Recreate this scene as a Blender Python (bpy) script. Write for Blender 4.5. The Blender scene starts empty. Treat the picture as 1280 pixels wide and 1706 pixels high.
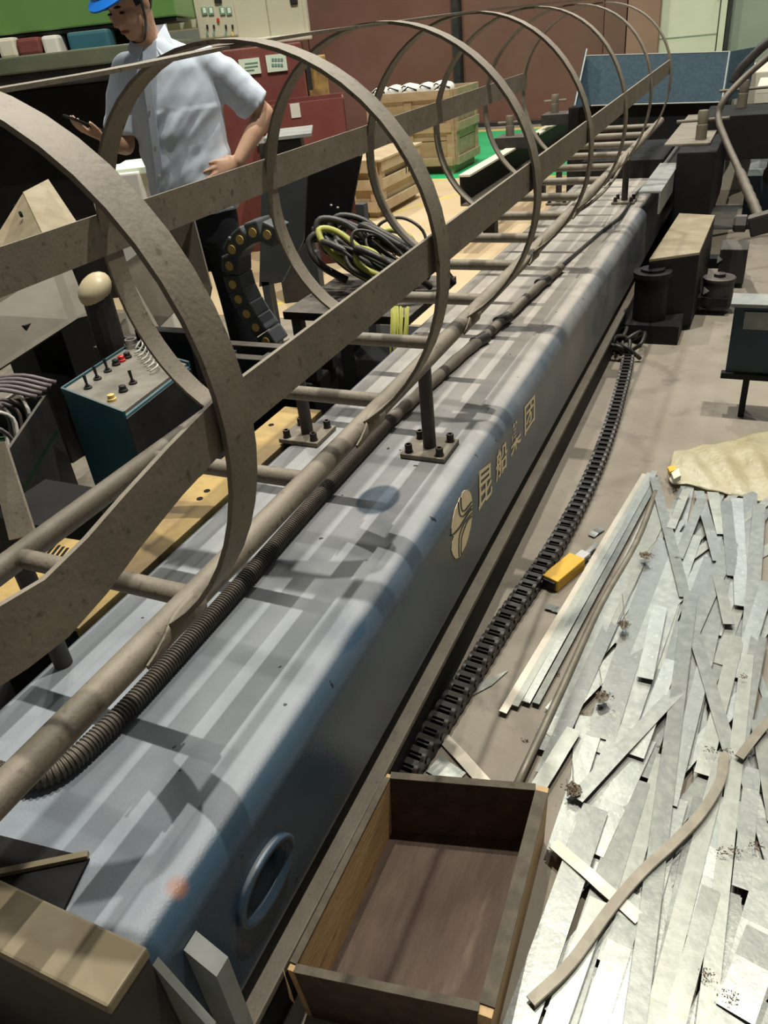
import bpy, bmesh, math, random
import numpy as np
from mathutils import Vector, Matrix, Euler
random.seed(7)
sc = bpy.context.scene
COL = sc.collection

# ------------------------------------------------------------------ camera, world, lamps, exposure
FPX = 1277.7
CAM = np.array([0.753, -0.744, 1.5214])
YAW, PITCH, ROLL = -0.4788, 0.5587, -0.1132
cy_, sy_ = math.cos(YAW), math.sin(YAW)
cp_, sp_ = math.cos(PITCH), math.sin(PITCH)
FW = np.array([sy_*cp_, cy_*cp_, -sp_])
R0 = np.array([cy_, -sy_, 0.0])
U0 = np.cross(R0, FW)
RT = math.cos(ROLL)*R0 + math.sin(ROLL)*U0
UP = -math.sin(ROLL)*R0 + math.cos(ROLL)*U0
camd = bpy.data.cameras.new('camera')
cam = bpy.data.objects.new('camera', camd)
COL.objects.link(cam)
cam.matrix_world = Matrix(((RT[0], UP[0], -FW[0], CAM[0]), (RT[1], UP[1], -FW[1], CAM[1]), (RT[2], UP[2], -FW[2], CAM[2]), (0, 0, 0, 1)))
camd.sensor_fit = 'HORIZONTAL'
camd.sensor_width = 36.0
camd.lens = FPX/1280*36.0
camd.clip_start = 0.02
camd.clip_end = 200
sc.camera = cam

world = bpy.data.worlds.new('hall_air')
sc.world = world
world.use_nodes = True
world.node_tree.nodes['Background'].inputs[0].default_value = (0.98, 1.0, 0.93, 1)
world.node_tree.nodes['Background'].inputs[1].default_value = 0.10

def lamp(x, y, z, w, size, col=(1.0, 0.955, 0.85)):
    l = bpy.data.lights.new('high_bay_lamp', 'AREA')
    l.shape = 'DISK'; l.size = size; l.energy = w; l.color = col
    o = bpy.data.objects.new('high_bay_lamp', l)
    o.location = (x, y, z); COL.objects.link(o)
    return o
lamp(-0.55, 2.4, 8.0, 500, 0.10)
lamp(1.6, 2.4, 8.0, 460, 0.10)
lamp(-2.7, 2.4, 8.0, 90, 0.10)
lamp(0.6, 12.0, 8.0, 300, 2.0, (0.92, 0.97, 1.0))
lamp(-5.5, 7.5, 8.0, 450, 0.6)
lamp(-1.5, 7.2, 8.0, 330, 0.2)

sc.view_settings.view_transform = 'Standard'
sc.view_settings.look = 'None'
sc.view_settings.gamma = 1.0
sc.view_settings.use_curve_mapping = False
sc.view_settings.exposure = -0.25

# ------------------------------------------------------------------ helpers
def ray(x, y): return FW + (x-640)/FPX*RT + (853-y)/FPX*UP
def PZ(x, y, z): d = ray(x, y); return CAM + d*(z-CAM[2])/d[2]
def PY(x, y, v): d = ray(x, y); return CAM + d*(v-CAM[1])/d[1]
def PX(x, y, v): d = ray(x, y); return CAM + d*(v-CAM[0])/d[0]
def V(*a): return np.array(a, float)
def nrm(v): v = np.asarray(v, float); return v/(np.linalg.norm(v)+1e-12)

class MB:
    def __init__(s): s.v = []; s.f = []
    def add(s, vs, fs):
        o = len(s.v); s.v += [tuple(map(float, q)) for q in vs]; s.f += [tuple(i+o for i in f) for f in fs]; return s
    def hexa(s, p):  # 4 bottom, 4 top
        return s.add(p, [(3,2,1,0),(4,5,6,7),(0,1,5,4),(1,2,6,5),(2,3,7,6),(3,0,4,7)])
    def box(s, x0, x1, y0, y1, z0, z1):
        return s.hexa([(x0,y0,z0),(x1,y0,z0),(x1,y1,z0),(x0,y1,z0),(x0,y0,z1),(x1,y0,z1),(x1,y1,z1),(x0,y1,z1)])
    def obox(s, c, ax, ay, az, sx, sy, sz):
        c, ax, ay, az = V(*c), nrm(ax), nrm(ay), nrm(az); p = []
        for k in (-1, 1):
            for (i, j) in ((-1,-1),(1,-1),(1,1),(-1,1)): p.append(c+ax*i*sx/2+ay*j*sy/2+az*k*sz/2)
        return s.hexa(p)
    def bar(s, a, b, w, h, up=(0,0,1)):
        a, b = V(*a), V(*b); d = nrm(b-a); sx = nrm(np.cross(d, up)); u2 = np.cross(sx, d)
        return s.obox((a+b)/2, d, sx, u2, np.linalg.norm(b-a), w, h)
    def prism(s, poly, off):
        poly = [V(*q) for q in poly]; off = V(*off); n = len(poly)
        fs = [tuple(range(n))[::-1], tuple(range(n, 2*n))]+[(i, (i+1)%n, n+(i+1)%n, n+i) for i in range(n)]
        return s.add(poly+[q+off for q in poly], fs)
    def tube(s, path, r, n=12, cap=True):
        path = [V(*q) for q in path]; m = len(path)
        rs = r if hasattr(r, '__len__') else [r]*m
        t = [nrm(path[min(i+1, m-1)]-path[max(i-1, 0)]) for i in range(m)]
        ref = V(0,0,1) if abs(t[0][2]) < .9 else V(1,0,0)
        a = nrm(np.cross(t[0], ref)); vs = []
        for i in range(m):
            a = nrm(a-t[i]*(a@t[i])); b = np.cross(t[i], a)
            for k in range(n):
                th = 2*math.pi*k/n; vs.append(path[i]+rs[i]*(math.cos(th)*a+math.sin(th)*b))
        fs = [(i*n+k, i*n+(k+1)%n, (i+1)*n+(k+1)%n, (i+1)*n+k) for i in range(m-1) for k in range(n)]
        if cap: fs += [tuple(range(n))[::-1], tuple((m-1)*n+k for k in range(n))]
        return s.add(vs, fs)
    def cyl(s, a, b, r, n=16, r2=None): return s.tube([a, b], [r, r if r2 is None else r2], n)
    def strip(s, path, wv, tv):   # flat bar: width vector(s) and thickness vector(s) along a path
        m = len(path); vs = []
        W = wv if hasattr(wv[0], '__len__') else [wv]*m
        T = tv if hasattr(tv[0], '__len__') else [tv]*m
        for i in range(m):
            p, w, t = V(*path[i]), V(*W[i])/2, V(*T[i])/2
            vs += [p-w-t, p+w-t, p+w+t, p-w+t]
        fs = [(i*4+k, i*4+(k+1)%4, i*4+4+(k+1)%4, i*4+4+k) for i in range(m-1) for k in range(4)]
        fs += [(3,2,1,0), tuple((m-1)*4+k for k in range(4))]
        return s.add(vs, fs)
    def lathe(s, o, ax, prof, n=24):
        o, ax = V(*o), nrm(ax); ref = V(0,0,1) if abs(ax[2]) < .9 else V(1,0,0)
        a = nrm(np.cross(ax, ref)); b = np.cross(ax, a); vs = []
        for (rr, h) in prof:
            for k in range(n):
                th = 2*math.pi*k/n; vs.append(o+ax*h+rr*(math.cos(th)*a+math.sin(th)*b))
        m = len(prof)
        fs = [(i*n+k, i*n+(k+1)%n, (i+1)*n+(k+1)%n, (i+1)*n+k) for i in range(m-1) for k in range(n)]
        fs += [tuple(range(n))[::-1], tuple((m-1)*n+k for k in range(n))]
        return s.add(vs, fs)
    def loft(s, rings, n=16):      # rings: (centre, half-axis a, half-axis b)
        vs = []
        for (c, a, b) in rings:
            c, a, b = V(*c), V(*a), V(*b)
            for k in range(n):
                th = 2*math.pi*k/n; vs.append(c+math.cos(th)*a+math.sin(th)*b)
        m = len(rings)
        fs = [(i*n+k, i*n+(k+1)%n, (i+1)*n+(k+1)%n, (i+1)*n+k) for i in range(m-1) for k in range(n)]
        fs += [tuple(range(n))[::-1], tuple((m-1)*n+k for k in range(n))]
        return s.add(vs, fs)
    def ball(s, c, a, b, d, n=16, m=10):
        c, a, b, d = V(*c), V(*a), V(*b), V(*d); rg = []
        for i in range(m+1):
            ph = -math.pi/2+math.pi*i/m; q = max(math.cos(ph), .02)
            rg.append((c+d*math.sin(ph), a*q, b*q))
        return s.loft(rg, n)
    def build(s, name, m, parent=None, smooth=False, bevel=0, label=None, remesh=0, smooth_it=0, origin=None):
        me = bpy.data.meshes.new(name)
        if parent is not None: off = WORLD[parent.name]
        elif origin is not None: off = V(*origin)
        else:
            a = np.array(s.v); off = (a.min(0)+a.max(0))/2; off[2] = a[:, 2].min()
        me.from_pydata([tuple(np.array(q)-off) for q in s.v], [], s.f)
        bm = bmesh.new(); bm.from_mesh(me)
        bmesh.ops.recalc_face_normals(bm, faces=bm.faces)
        if bevel:
            es = [e for e in bm.edges if len(e.link_faces) == 2 and e.calc_face_angle(0) > .6]
            bmesh.ops.bevel(bm, geom=es, offset=bevel, segments=2, affect='EDGES', clamp_overlap=True, profile=.6)
        bm.to_mesh(me); bm.free()
        o = bpy.data.objects.new(name, me); COL.objects.link(o)
        if remesh:
            md = o.modifiers.new('r', 'REMESH'); md.mode = 'VOXEL'; md.voxel_size = remesh
            if smooth_it:
                ms = o.modifiers.new('s', 'SMOOTH'); ms.iterations = smooth_it; ms.factor = .5
            dg = bpy.context.evaluated_depsgraph_get()
            m2 = bpy.data.meshes.new_from_object(o.evaluated_get(dg)); o.modifiers.clear(); o.data = m2; me = m2
        me.materials.clear(); me.materials.append(m)
        if smooth: me.polygons.foreach_set('use_smooth', [True]*len(me.polygons))
        if smooth == 2: me.set_sharp_from_angle(angle=math.radians(40))
        if parent is not None:
            o.parent = parent; WORLD[o.name] = off
        else:
            o.location = off; WORLD[o.name] = off
        if label: o['label'] = label
        return o
WORLD = {}
def tag(o, label, cat, group=None, kind=None):
    if label: o['label'] = label
    if cat: o['category'] = cat
    if group: o['group'] = group
    if kind: o['kind'] = kind
    return o
def thing(name, loc, label, cat, group=None):
    o = bpy.data.objects.new(name, None); COL.objects.link(o); o.location = loc; o.empty_display_size = .1
    WORLD[o.name] = V(*loc); return tag(o, label, cat, group)
def struct(o): o['kind'] = 'structure'; return o
def catmull(pts, k=6):
    pts = [V(*p) for p in pts]; P = [2*pts[0]-pts[1]]+pts+[2*pts[-1]-pts[-2]]; out = []
    for i in range(1, len(P)-2):
        for j in range(k):
            t = j/k; a, b, c, d = P[i-1], P[i], P[i+1], P[i+2]
            out.append(.5*((2*b)+(-a+c)*t+(2*a-5*b+4*c-d)*t*t+(-a+3*b-3*c+d)*t**3))
    return out+[pts[-1]]

# ------------------------------------------------------------------ materials
def mat(name, c1, rough=.6, metal=0., c2=None, scale=6., lo=.4, hi=.65, bump=0., bscale=None, dust=None, dustamt=.6, spec=.4, detail=6, stretch=None, c3=None, s3=30., lo3=.62, hi3=.7, objrand=0):
    m = bpy.data.materials.new(name); m.use_nodes = True; nt = m.node_tree; N = nt.nodes; L = nt.links
    b = N['Principled BSDF']; b.inputs['Roughness'].default_value = rough; b.inputs['Metallic'].default_value = metal
    b.inputs['Specular IOR Level'].default_value = spec
    tc = N.new('ShaderNodeTexCoord'); vec = tc.outputs['Object']
    if stretch:
        mp = N.new('ShaderNodeMapping'); mp.inputs['Scale'].default_value = stretch; L.new(vec, mp.inputs[0]); vec = mp.outputs[0]
    rgb = N.new('ShaderNodeRGB'); rgb.outputs[0].default_value = (*c1, 1); cur = rgb.outputs[0]
    def noise(sc_, l, h, dt=detail):
        n = N.new('ShaderNodeTexNoise'); n.inputs['Scale'].default_value = sc_; n.inputs['Detail'].default_value = dt; n.inputs['Roughness'].default_value = .62
        L.new(vec, n.inputs['Vector'])
        r = N.new('ShaderNodeMapRange'); r.inputs[1].default_value = l; r.inputs[2].default_value = h; r.clamp = True
        L.new(n.outputs[0], r.inputs[0]); return r.outputs[0]
    def mix(fac, a, col):
        x = N.new('ShaderNodeMix'); x.data_type = 'RGBA'; L.new(fac, x.inputs[0]); L.new(a, x.inputs[6])
        if isinstance(col, tuple): x.inputs[7].default_value = (*col, 1)
        else: L.new(col, x.inputs[7])
        return x.outputs[2]
    if c2: cur = mix(noise(scale, lo, hi), cur, c2)
    if c3: cur = mix(noise(s3, lo3, hi3), cur, c3)
    if dust:
        g = N.new('ShaderNodeNewGeometry'); sp = N.new('ShaderNodeSeparateXYZ'); L.new(g.outputs['Normal'], sp.inputs[0])
        r = N.new('ShaderNodeMapRange'); r.inputs[1].default_value = .25; r.inputs[2].default_value = .95; r.inputs[4].default_value = dustamt; L.new(sp.outputs[2], r.inputs[0])
        mm = N.new('ShaderNodeMath'); mm.operation = 'MULTIPLY'; L.new(r.outputs[0], mm.inputs[0])
        r2 = N.new('ShaderNodeMapRange'); r2.inputs[3].default_value = .55; L.new(noise(9, .3, .6), r2.inputs[0]); L.new(r2.outputs[0], mm.inputs[1])
        cur = mix(mm.outputs[0], cur, dust)
    if objrand:
        oi = N.new('ShaderNodeObjectInfo'); rr = N.new('ShaderNodeMapRange'); rr.inputs[3].default_value = 1-objrand; rr.inputs[4].default_value = 1+objrand*.35; L.new(oi.outputs['Random'], rr.inputs[0])
        hv = N.new('ShaderNodeHueSaturation'); L.new(rr.outputs[0], hv.inputs['Value']); L.new(cur, hv.inputs['Color']); cur = hv.outputs[0]
    L.new(cur, b.inputs['Base Color'])
    if bump:
        n = N.new('ShaderNodeTexNoise'); n.inputs['Scale'].default_value = bscale or scale*5; n.inputs['Detail'].default_value = 5; L.new(vec, n.inputs['Vector'])
        bp = N.new('ShaderNodeBump'); bp.inputs['Strength'].default_value = bump; bp.inputs['Distance'].default_value = .01
        L.new(n.outputs[0], bp.inputs['Height']); L.new(bp.outputs[0], b.inputs['Normal'])
    m['rgb_out'] = 1
    return m
DUST = (.30, .265, .215)
M = {}
M['floor'] = mat('concrete', (.215, .185, .145), .7, 0, (.29, .26, .205), 1.6, .35, .7, .25, 60, c3=(.12, .10, .078), s3=5, lo3=.56, hi3=.75)
M['floor_green'] = mat('green_epoxy', (.03, .42, .15), .35, 0, (.045, .5, .2), 2)
M['floor_cream'] = mat('cream_epoxy', (.62, .50, .32), .4, 0, (.55, .40, .24), 1.5)
M['line'] = mat('yellow_line_paint', (.62, .50, .10), .5, 0, (.6, .47, .25), 8)
M['ladder'] = mat('dusty_grey_steel', (.165, .14, .105), .6, .1, (.215, .185, .14), 9, dust=DUST, dustamt=.45, bump=.12, bscale=140, c3=(.085, .065, .045), s3=55, lo3=.58, hi3=.7)
M['ladder_dark'] = mat('dark_post_steel', (.045, .04, .038), .55, .2, (.07, .06, .055), 12, dust=DUST, dustamt=.5)
M['bolt'] = mat('black_oxide_bolt', (.035, .032, .028), .45, .5, dust=DUST, dustamt=.4)
M['black'] = mat('black_hole', (.004, .004, .004), .9)
M['hose'] = mat('corrugated_conduit', (.055, .046, .036), .6, .2, (.09, .075, .055), 20, dust=DUST, dustamt=.45)
M['cable'] = mat('dusty_cable', (.10, .082, .062), .65, 0, (.17, .14, .11), 14, dust=DUST, dustamt=.5)
M['cable_black'] = mat('black_cable', (.018, .017, .016), .45, 0, (.04, .037, .033), 14, dust=(.12, .11, .09), dustamt=.2)
M['chain'] = mat('black_chain_plastic', (.010, .009, .008), .4, .1, (.018, .016, .014), 30, dust=(.12, .1, .08), dustamt=.15)
M['wood'] = mat('pale_box_wood', (.46, .29, .13), .7, 0, (.56, .38, .19), 3, bump=.2, bscale=30, stretch=(7, 1.2, 7), c3=(.20, .115, .055), s3=7, lo3=.62, hi3=.72)
M['wood_dark'] = mat('stained_box_wood', (.060, .038, .026), .75, 0, (.095, .062, .043), 4, bump=.25, bscale=40, stretch=(6, 1.2, 6), c3=(.16, .11, .08), s3=3, lo3=.6, hi3=.8)
M['wood_rim'] = mat('dirty_sawn_edge', (.075, .062, .045), .8, 0, (.12, .10, .07), 25)
M['dullplate'] = mat('dull_chute_steel', (.075, .065, .048), .6, .1, (.11, .097, .073), 5, dust=(.16, .14, .105), dustamt=.4)
M['crate'] = mat('crate_plank_wood', (.33, .235, .13), .7, 0, (.42, .32, .20), 2.5, stretch=(1.5, 6, 6), bump=.1)
M['crate_pale'] = mat('pale_crate_board', (.50, .41, .26), .7, 0, (.40, .29, .18), 4)
M['galv'] = mat('galvanised_steel', (.33, .345, .315), .36, .6, (.24, .255, .24), 28, .35, .7, .05, 90, objrand=.4, c3=(.40, .41, .36), s3=55, lo3=.55, hi3=.7)
M['galv2'] = mat('dull_zinc_steel', (.25, .265, .245), .42, .55, (.34, .35, .315), 40, .4, .65, .05, 90, objrand=.4)
M['galv3'] = mat('bright_zinc_steel', (.36, .37, .325), .42, .45, (.29, .30, .265), 30, .4, .65, .04, 90, objrand=.3)
M['galv_brown'] = mat('dirty_bent_steel', (.20, .18, .14), .5, .4, (.27, .245, .19), 20)
M['alu'] = mat('cream_aluminium_profile', (.50, .455, .375), .42, .4, (.42, .38, .31), 14)
M['swarf'] = mat('rusty_swarf', (.085, .055, .03), .9, 0, (.14, .09, .05), 60)
M['burn'] = mat('burnt_zinc', (.10, .075, .05), .7, .2, (.20, .18, .14), 90)
M['yellow'] = mat('yellow_plastic', (.72, .42, .03), .45, 0, (.66, .38, .03), 12)
M['yellow_paint'] = mat('worn_yellow_paint', (.50, .34, .10), .6, 0, (.20, .125, .05), 4.5, .42, .62, dust=(.36, .27, .14), dustamt=.35)
M['steel'] = mat('bare_steel', (.45, .44, .42), .35, .9)
M['plastic_wrap'] = mat('bubble_wrap', (.66, .61, .43), .25, 0, (.55, .49, .30), 9, bump=.5, bscale=60)
M['blue'] = mat('blue_machine_paint', (.028, .115, .150), .5, 0, (.036, .135, .175), 5, dust=(.22, .2, .17), dustamt=.5)
M['blue_deep'] = mat('deep_blue_paint', (.012, .035, .06), .4, 0, (.018, .045, .075), 5, dust=(.4, .42, .42), dustamt=.7)
M['navy'] = mat('blue_speckled_plate', (.020, .040, .054), .8, 0, (.030, .055, .072), 40, .4, .6, spec=.2)
M['plate_edge'] = mat('pale_plate_edge', (.30, .31, .29), .55, .1, (.22, .23, .22), 8)
M['dark'] = mat('dark_machine_paint', (.022, .021, .022), .55, .1, (.04, .036, .034), 6, dust=DUST, dustamt=.35)
M['dark_clean'] = mat('black_machine_paint', (.009, .0085, .009), .6, 0, (.015, .014, .014), 6, spec=.2)
M['greyplate'] = mat('grey_bracket_steel', (.125, .11, .082), .6, .1, (.18, .16, .12), 5, dust=(.22, .19, .15), dustamt=.4, c3=(.12, .09, .06), s3=20, lo3=.6, hi3=.7)
M['tanplate'] = mat('tan_bracket_steel', (.24, .195, .12), .6, .1, (.31, .265, .18), 7, c3=(.2, .14, .08), s3=18, lo3=.6, hi3=.72)
M['slate'] = mat('slate_cover_paint', (.075, .082, .088), .5, 0, (.09, .098, .104), 6)
M['panelgrey'] = mat('grey_console_top', (.17, .155, .13), .55, .1, (.27, .25, .21), 6)
M['redwall'] = mat('oxide_red_sheet', (.155, .068, .05), .6, 0, (.19, .09, .068), .8, c3=(.11, .075, .062), s3=.45, lo3=.5, hi3=.75)
M['redwall2'] = mat('rosy_oxide_sheet', (.30, .165, .125), .6, 0, (.26, .14, .11), 1.2)
M['white'] = mat('white_door_paint', (.66, .63, .51), .5, 0, (.6, .575, .46), 1.5)
M['greywall'] = mat('grey_green_wall', (.30, .33, .27), .7, 0, (.25, .28, .23), .8)
M['red'] = mat('oxide_red_cabinet', (.17, .045, .038), .5, 0, (.21, .07, .055), 2.5)
M['beige'] = mat('beige_cabinet', (.52, .50, .38), .5, 0, (.46, .44, .33), 1.5)
M['green'] = mat('green_machine_paint', (.105, .22, .06), .4, 0, (.125, .25, .075), 1.2)
M['greentable'] = mat('grey_green_table', (.10, .115, .075), .5, 0, (.14, .155, .1), 3)
M['paper'] = mat('paper_notice', (.68, .78, .62), .7)
M['print'] = mat('printed_ink', (.16, .30, .24), .7)
M['cream'] = mat('cream_vinyl', (.92, .77, .48), .5, 0, (.88, .71, .43), 25)
M['emblem_dark'] = mat('emblem_line_blue', (.035, .04, .055), .5)
M['whitebag'] = mat('white_bundle', (.68, .66, .60), .6)
M['skin'] = mat('skin', (.54, .33, .22), .5, 0, (.47, .27, .18), 9)
M['shirt'] = mat('pale_blue_shirt', (.62, .70, .80), .8, 0, (.57, .66, .78), 4, bump=.05, bscale=40)
M['trousers'] = mat('dark_trousers', (.018, .02, .026), .8)
M['hair'] = mat('black_hair', (.012, .010, .009), .6)
M['helmet'] = mat('blue_helmet', (.01, .16, .62), .3)
M['rubber'] = mat('black_rubber', (.012, .012, .012), .6)
M['lens'] = mat('dark_glass', (.02, .025, .03), .1)
M['lip'] = mat('lip_skin', (.28, .10, .07), .5)
M['button_red'] = mat('red_button', (.5, .03, .02), .35)
M['button_yellow'] = mat('yellow_button', (.72, .50, .16), .4)
M['wire_grey'] = mat('grey_violet_wire', (.16, .13, .135), .5, 0, (.24, .2, .2), 9)
M['wire_yellow'] = mat('yellow_green_wire', (.42, .42, .10), .5)
M['pcb'] = mat('green_terminal_board', (.03, .09, .04), .5)
M['bulb'] = mat('cream_dome_plastic', (.58, .50, .32), .4, dust=(.5, .42, .27), dustamt=.3)

def hit_mast(x, y):
    d = ray(x, y); p = CAM.copy()
    for i in range(4000):
        p = p+d*.001; qx = max(abs(p[0]+.153)-(.305-.056), 0); qz = max(abs(p[2]-.3275)-(.1775-.056), 0)
        if math.hypot(qx, qz) < .056: break
    return p
def mast_mat():
    m = bpy.data.materials.new('mast_paint'); m.use_nodes = True; nt = m.node_tree; N, L = nt.nodes, nt.links
    b = N['Principled BSDF']; g = N.new('ShaderNodeNewGeometry'); P = g.outputs['Position']
    def noise(s, l, h, d=6):
        n = N.new('ShaderNodeTexNoise'); n.inputs['Scale'].default_value = s; n.inputs['Detail'].default_value = d; n.inputs['Roughness'].default_value = .62
        L.new(P, n.inputs['Vector']); r = N.new('ShaderNodeMapRange'); r.inputs[1].default_value = l; r.inputs[2].default_value = h
        L.new(n.outputs[0], r.inputs[0]); return r.outputs[0]
    def mix(f, a, c):
        x = N.new('ShaderNodeMix'); x.data_type = 'RGBA'
        L.new(f, x.inputs[0]) if not isinstance(f, float) else setattr(x.inputs[0], 'default_value', f)
        L.new(a, x.inputs[6]) if not isinstance(a, tuple) else setattr(x.inputs[6], 'default_value', (*a, 1))
        L.new(c, x.inputs[7]) if not isinstance(c, tuple) else setattr(x.inputs[7], 'default_value', (*c, 1))
        return x.outputs[2]
    def math_(op, a, bb):
        x = N.new('ShaderNodeMath'); x.operation = op; x.use_clamp = True
        for i, q in enumerate((a, bb)):
            if isinstance(q, (int, float)): x.inputs[i].default_value = q
            else: L.new(q, x.inputs[i])
        return x.outputs[0]
    paint = mix(noise(3, .35, .7), (.030, .058, .090), (.042, .074, .108))
    sp = N.new('ShaderNodeSeparateXYZ'); L.new(P, sp.inputs[0])
    sn = N.new('ShaderNodeSeparateXYZ'); L.new(g.outputs['Normal'], sn.inputs[0])
    far = N.new('ShaderNodeMapRange'); far.inputs[1].default_value = -.3; far.inputs[2].default_value = 2.2; L.new(sp.outputs[1], far.inputs[0])
    dustc = mix(far.outputs[0], (.30, .335, .375), (.43, .385, .33))
    up = N.new('ShaderNodeMapRange'); up.inputs[1].default_value = .80; up.inputs[2].default_value = .985; L.new(sn.outputs[2], up.inputs[0])
    amt = N.new('ShaderNodeMapRange'); amt.inputs[3].default_value = .62; amt.inputs[4].default_value = .9; L.new(noise(5, .3, .6), amt.inputs[0])
    topd = math_('MULTIPLY', up.outputs[0], amt.outputs[0])
    sided = math_('MULTIPLY', far.outputs[0], .38)
    sided = math_('MULTIPLY', sided, noise(4, .2, .6))
    d = math_('MAXIMUM', topd, sided)
    def spot(c, rx, ry, soft=.25):
        s = N.new('ShaderNodeVectorMath'); s.operation = 'SUBTRACT'; L.new(P, s.inputs[0]); s.inputs[1].default_value = c
        q = N.new('ShaderNodeVectorMath'); q.operation = 'MULTIPLY'; L.new(s.outputs[0], q.inputs[0]); q.inputs[1].default_value = (1/rx, 1/ry, 1/rx)
        n = N.new('ShaderNodeVectorMath'); n.operation = 'LENGTH'; L.new(q.outputs[0], n.inputs[0])
        r = N.new('ShaderNodeMapRange'); r.inputs[1].default_value = 1; r.inputs[2].default_value = 1-soft; L.new(n.outputs['Value'], r.inputs[0]); return r.outputs[0]
    c = PZ(630, 832, .505); wiped = spot(c, .058, .078, .15)
    c2 = PZ(560, 1045, .505); wiped2 = spot(tuple(c2), .06, .09, .8)
    d = math_('SUBTRACT', d, math_('MULTIPLY', wiped, .75))
    d = math_('SUBTRACT', d, math_('MULTIPLY', wiped2, .4))
    col = mix(d, paint, dustc)
    col = mix(math_('MULTIPLY', spot(tuple(hit_mast(295, 1478)), .021, .021, .7), .85), col, (.26, .105, .05))
    chips = N.new('ShaderNodeTexNoise'); chips.inputs['Scale'].default_value = 26; chips.inputs['Detail'].default_value = 2; L.new(P, chips.inputs['Vector'])
    cr = N.new('ShaderNodeMapRange'); cr.inputs[1].default_value = .735; cr.inputs[2].default_value = .75; L.new(chips.outputs[0], cr.inputs[0])
    col = mix(cr.outputs[0], col, (.02, .02, .025))
    L.new(col, b.inputs['Base Color'])
    ro = N.new('ShaderNodeMapRange'); ro.inputs[3].default_value = .3; ro.inputs[4].default_value = .62; L.new(d, ro.inputs[0]); L.new(ro.outputs[0], b.inputs['Roughness'])
    bp = N.new('ShaderNodeBump'); bp.inputs['Strength'].default_value = .06; bp.inputs['Distance'].default_value = .01
    nn = N.new('ShaderNodeTexNoise'); nn.inputs['Scale'].default_value = 220; L.new(P, nn.inputs['Vector']); L.new(nn.outputs[0], bp.inputs['Height']); L.new(bp.outputs[0], b.inputs['Normal'])
    return m
M['mast'] = mast_mat()

# ------------------------------------------------------------------ the setting
fl = MB().box(-14, 9, -4, 14.2, -.1, 0).build('floor', M['floor'], origin=(0, 0, 0)); struct(fl)
MB().box(-5.2, 1.2, 8.2, 12.2, 0, .003).build('painted_area', M['floor_green'], fl)
MB().box(-4.6, -.62, 3.4, 8.2, 0, .003).build('painted_area', M['floor_cream'], fl)
for (a, b) in (((-3.6, 4.2), (-1.75, 8.1)), ((-2.2, 3.6), (-1.2, 5.6))):
    MB().bar((*a, .004), (*b, .004), .07, .002).build('yellow_line', M['line'], fl)
MB().bar((-5.1, 8.15, .004), (1.2, 8.15, .004), .1, .002).build('yellow_line', M['line'], fl)
MB().bar((-5.1, 12.3, .004), (1.2, 12.3, .004), .22, .002).build('yellow_line', M['line'], fl)

WY = 12.75
wb = struct(MB().box(-14, 9, WY+.25, WY+.4, 0, 6).build('wall_back', M['greywall']))
def wall_panel(x0, x1, m, th=.12, z1=4.2):
    return MB().box(x0, x1, WY+.25-th, WY+.248, .06, z1).build('panel', m, wb, bevel=.01)
xs = [PY(q, 120, WY)[0] for q in (380, 515, 762, 1002, 1040, 1092)]
wall_panel(xs[0], xs[1]-.02, M['redwall']); wall_panel(xs[1], xs[2]-.06, M['redwall']); wall_panel(xs[2]+.06, xs[3]-.02, M['redwall'])
wall_panel(xs[3], xs[4]-.02, M['redwall'], .2); wall_panel(xs[4], xs[5], M['redwall2'], .24)
MB().box(xs[2]-.055, xs[2]+.055, WY-.02, WY+.248, 0, 4.2).build('column', M['dark'], wb)
MB().box(xs[1]-5, xs[5], WY+.05, WY+.248, 0, .06).build('baseboard', M['dark'], wb)
d0, d1 = PY(1092, 60, WY)[0], PY(1208, 60, WY)[0]
dr = struct(MB().box(d0+.02, d1-.12, WY+.15, WY+.249, .05, 2.6).build('door_1', M['white'], bevel=.01))
dz = PY(1150, 60, WY)[2]
MB().box(d0+.02, d1-.12, WY+.14, WY+.15, dz-.012, dz).build('seam', M['greywall'], dr)
MB().box(d1-.1, d1-.02, WY+.1, WY+.249, 0, 2.7).build('door_frame', M['white'], dr)
MB().box(d1+.0, d1+.04, WY+.12, WY+.249, 0, 2.7).build('door_gap', M['dark'], dr)
MB().cyl((d1-.16, WY+.15, 1.5), (d1-.16, WY+.08, 1.5), .02).build('door_handle', M['steel'], dr)

# ------------------------------------------------------------------ the mast
MXL, MXR, MZB, MZT, MR = -.458, .152, .15, .505, .056
def mast_section(inset=0):
    pts = []
    for (cx, cz, a0) in ((MXR-MR, MZT-MR, 0), (MXL+MR, MZT-MR, 90), (MXL+MR, MZB+MR, 180), (MXR-MR, MZB+MR, 270)):
        for k in range(9):
            th = math.radians(a0+90*k/8); pts.append((cx+(MR-inset)*math.cos(th), cz+(MR-inset)*math.sin(th)))
    return pts
MY0, MY1 = -.41, 6.0
mast = thing('crane_mast', (-.15, 2.8, 0), 'long blue-grey box mast lying flat under the caged ladder, dusty on top', 'crane mast')
sec = mast_section()
body = MB().prism([(x, MY0, z) for (x, z) in sec], (0, MY1-MY0, 0)).build('body', M['mast'], mast, smooth=2)
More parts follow.
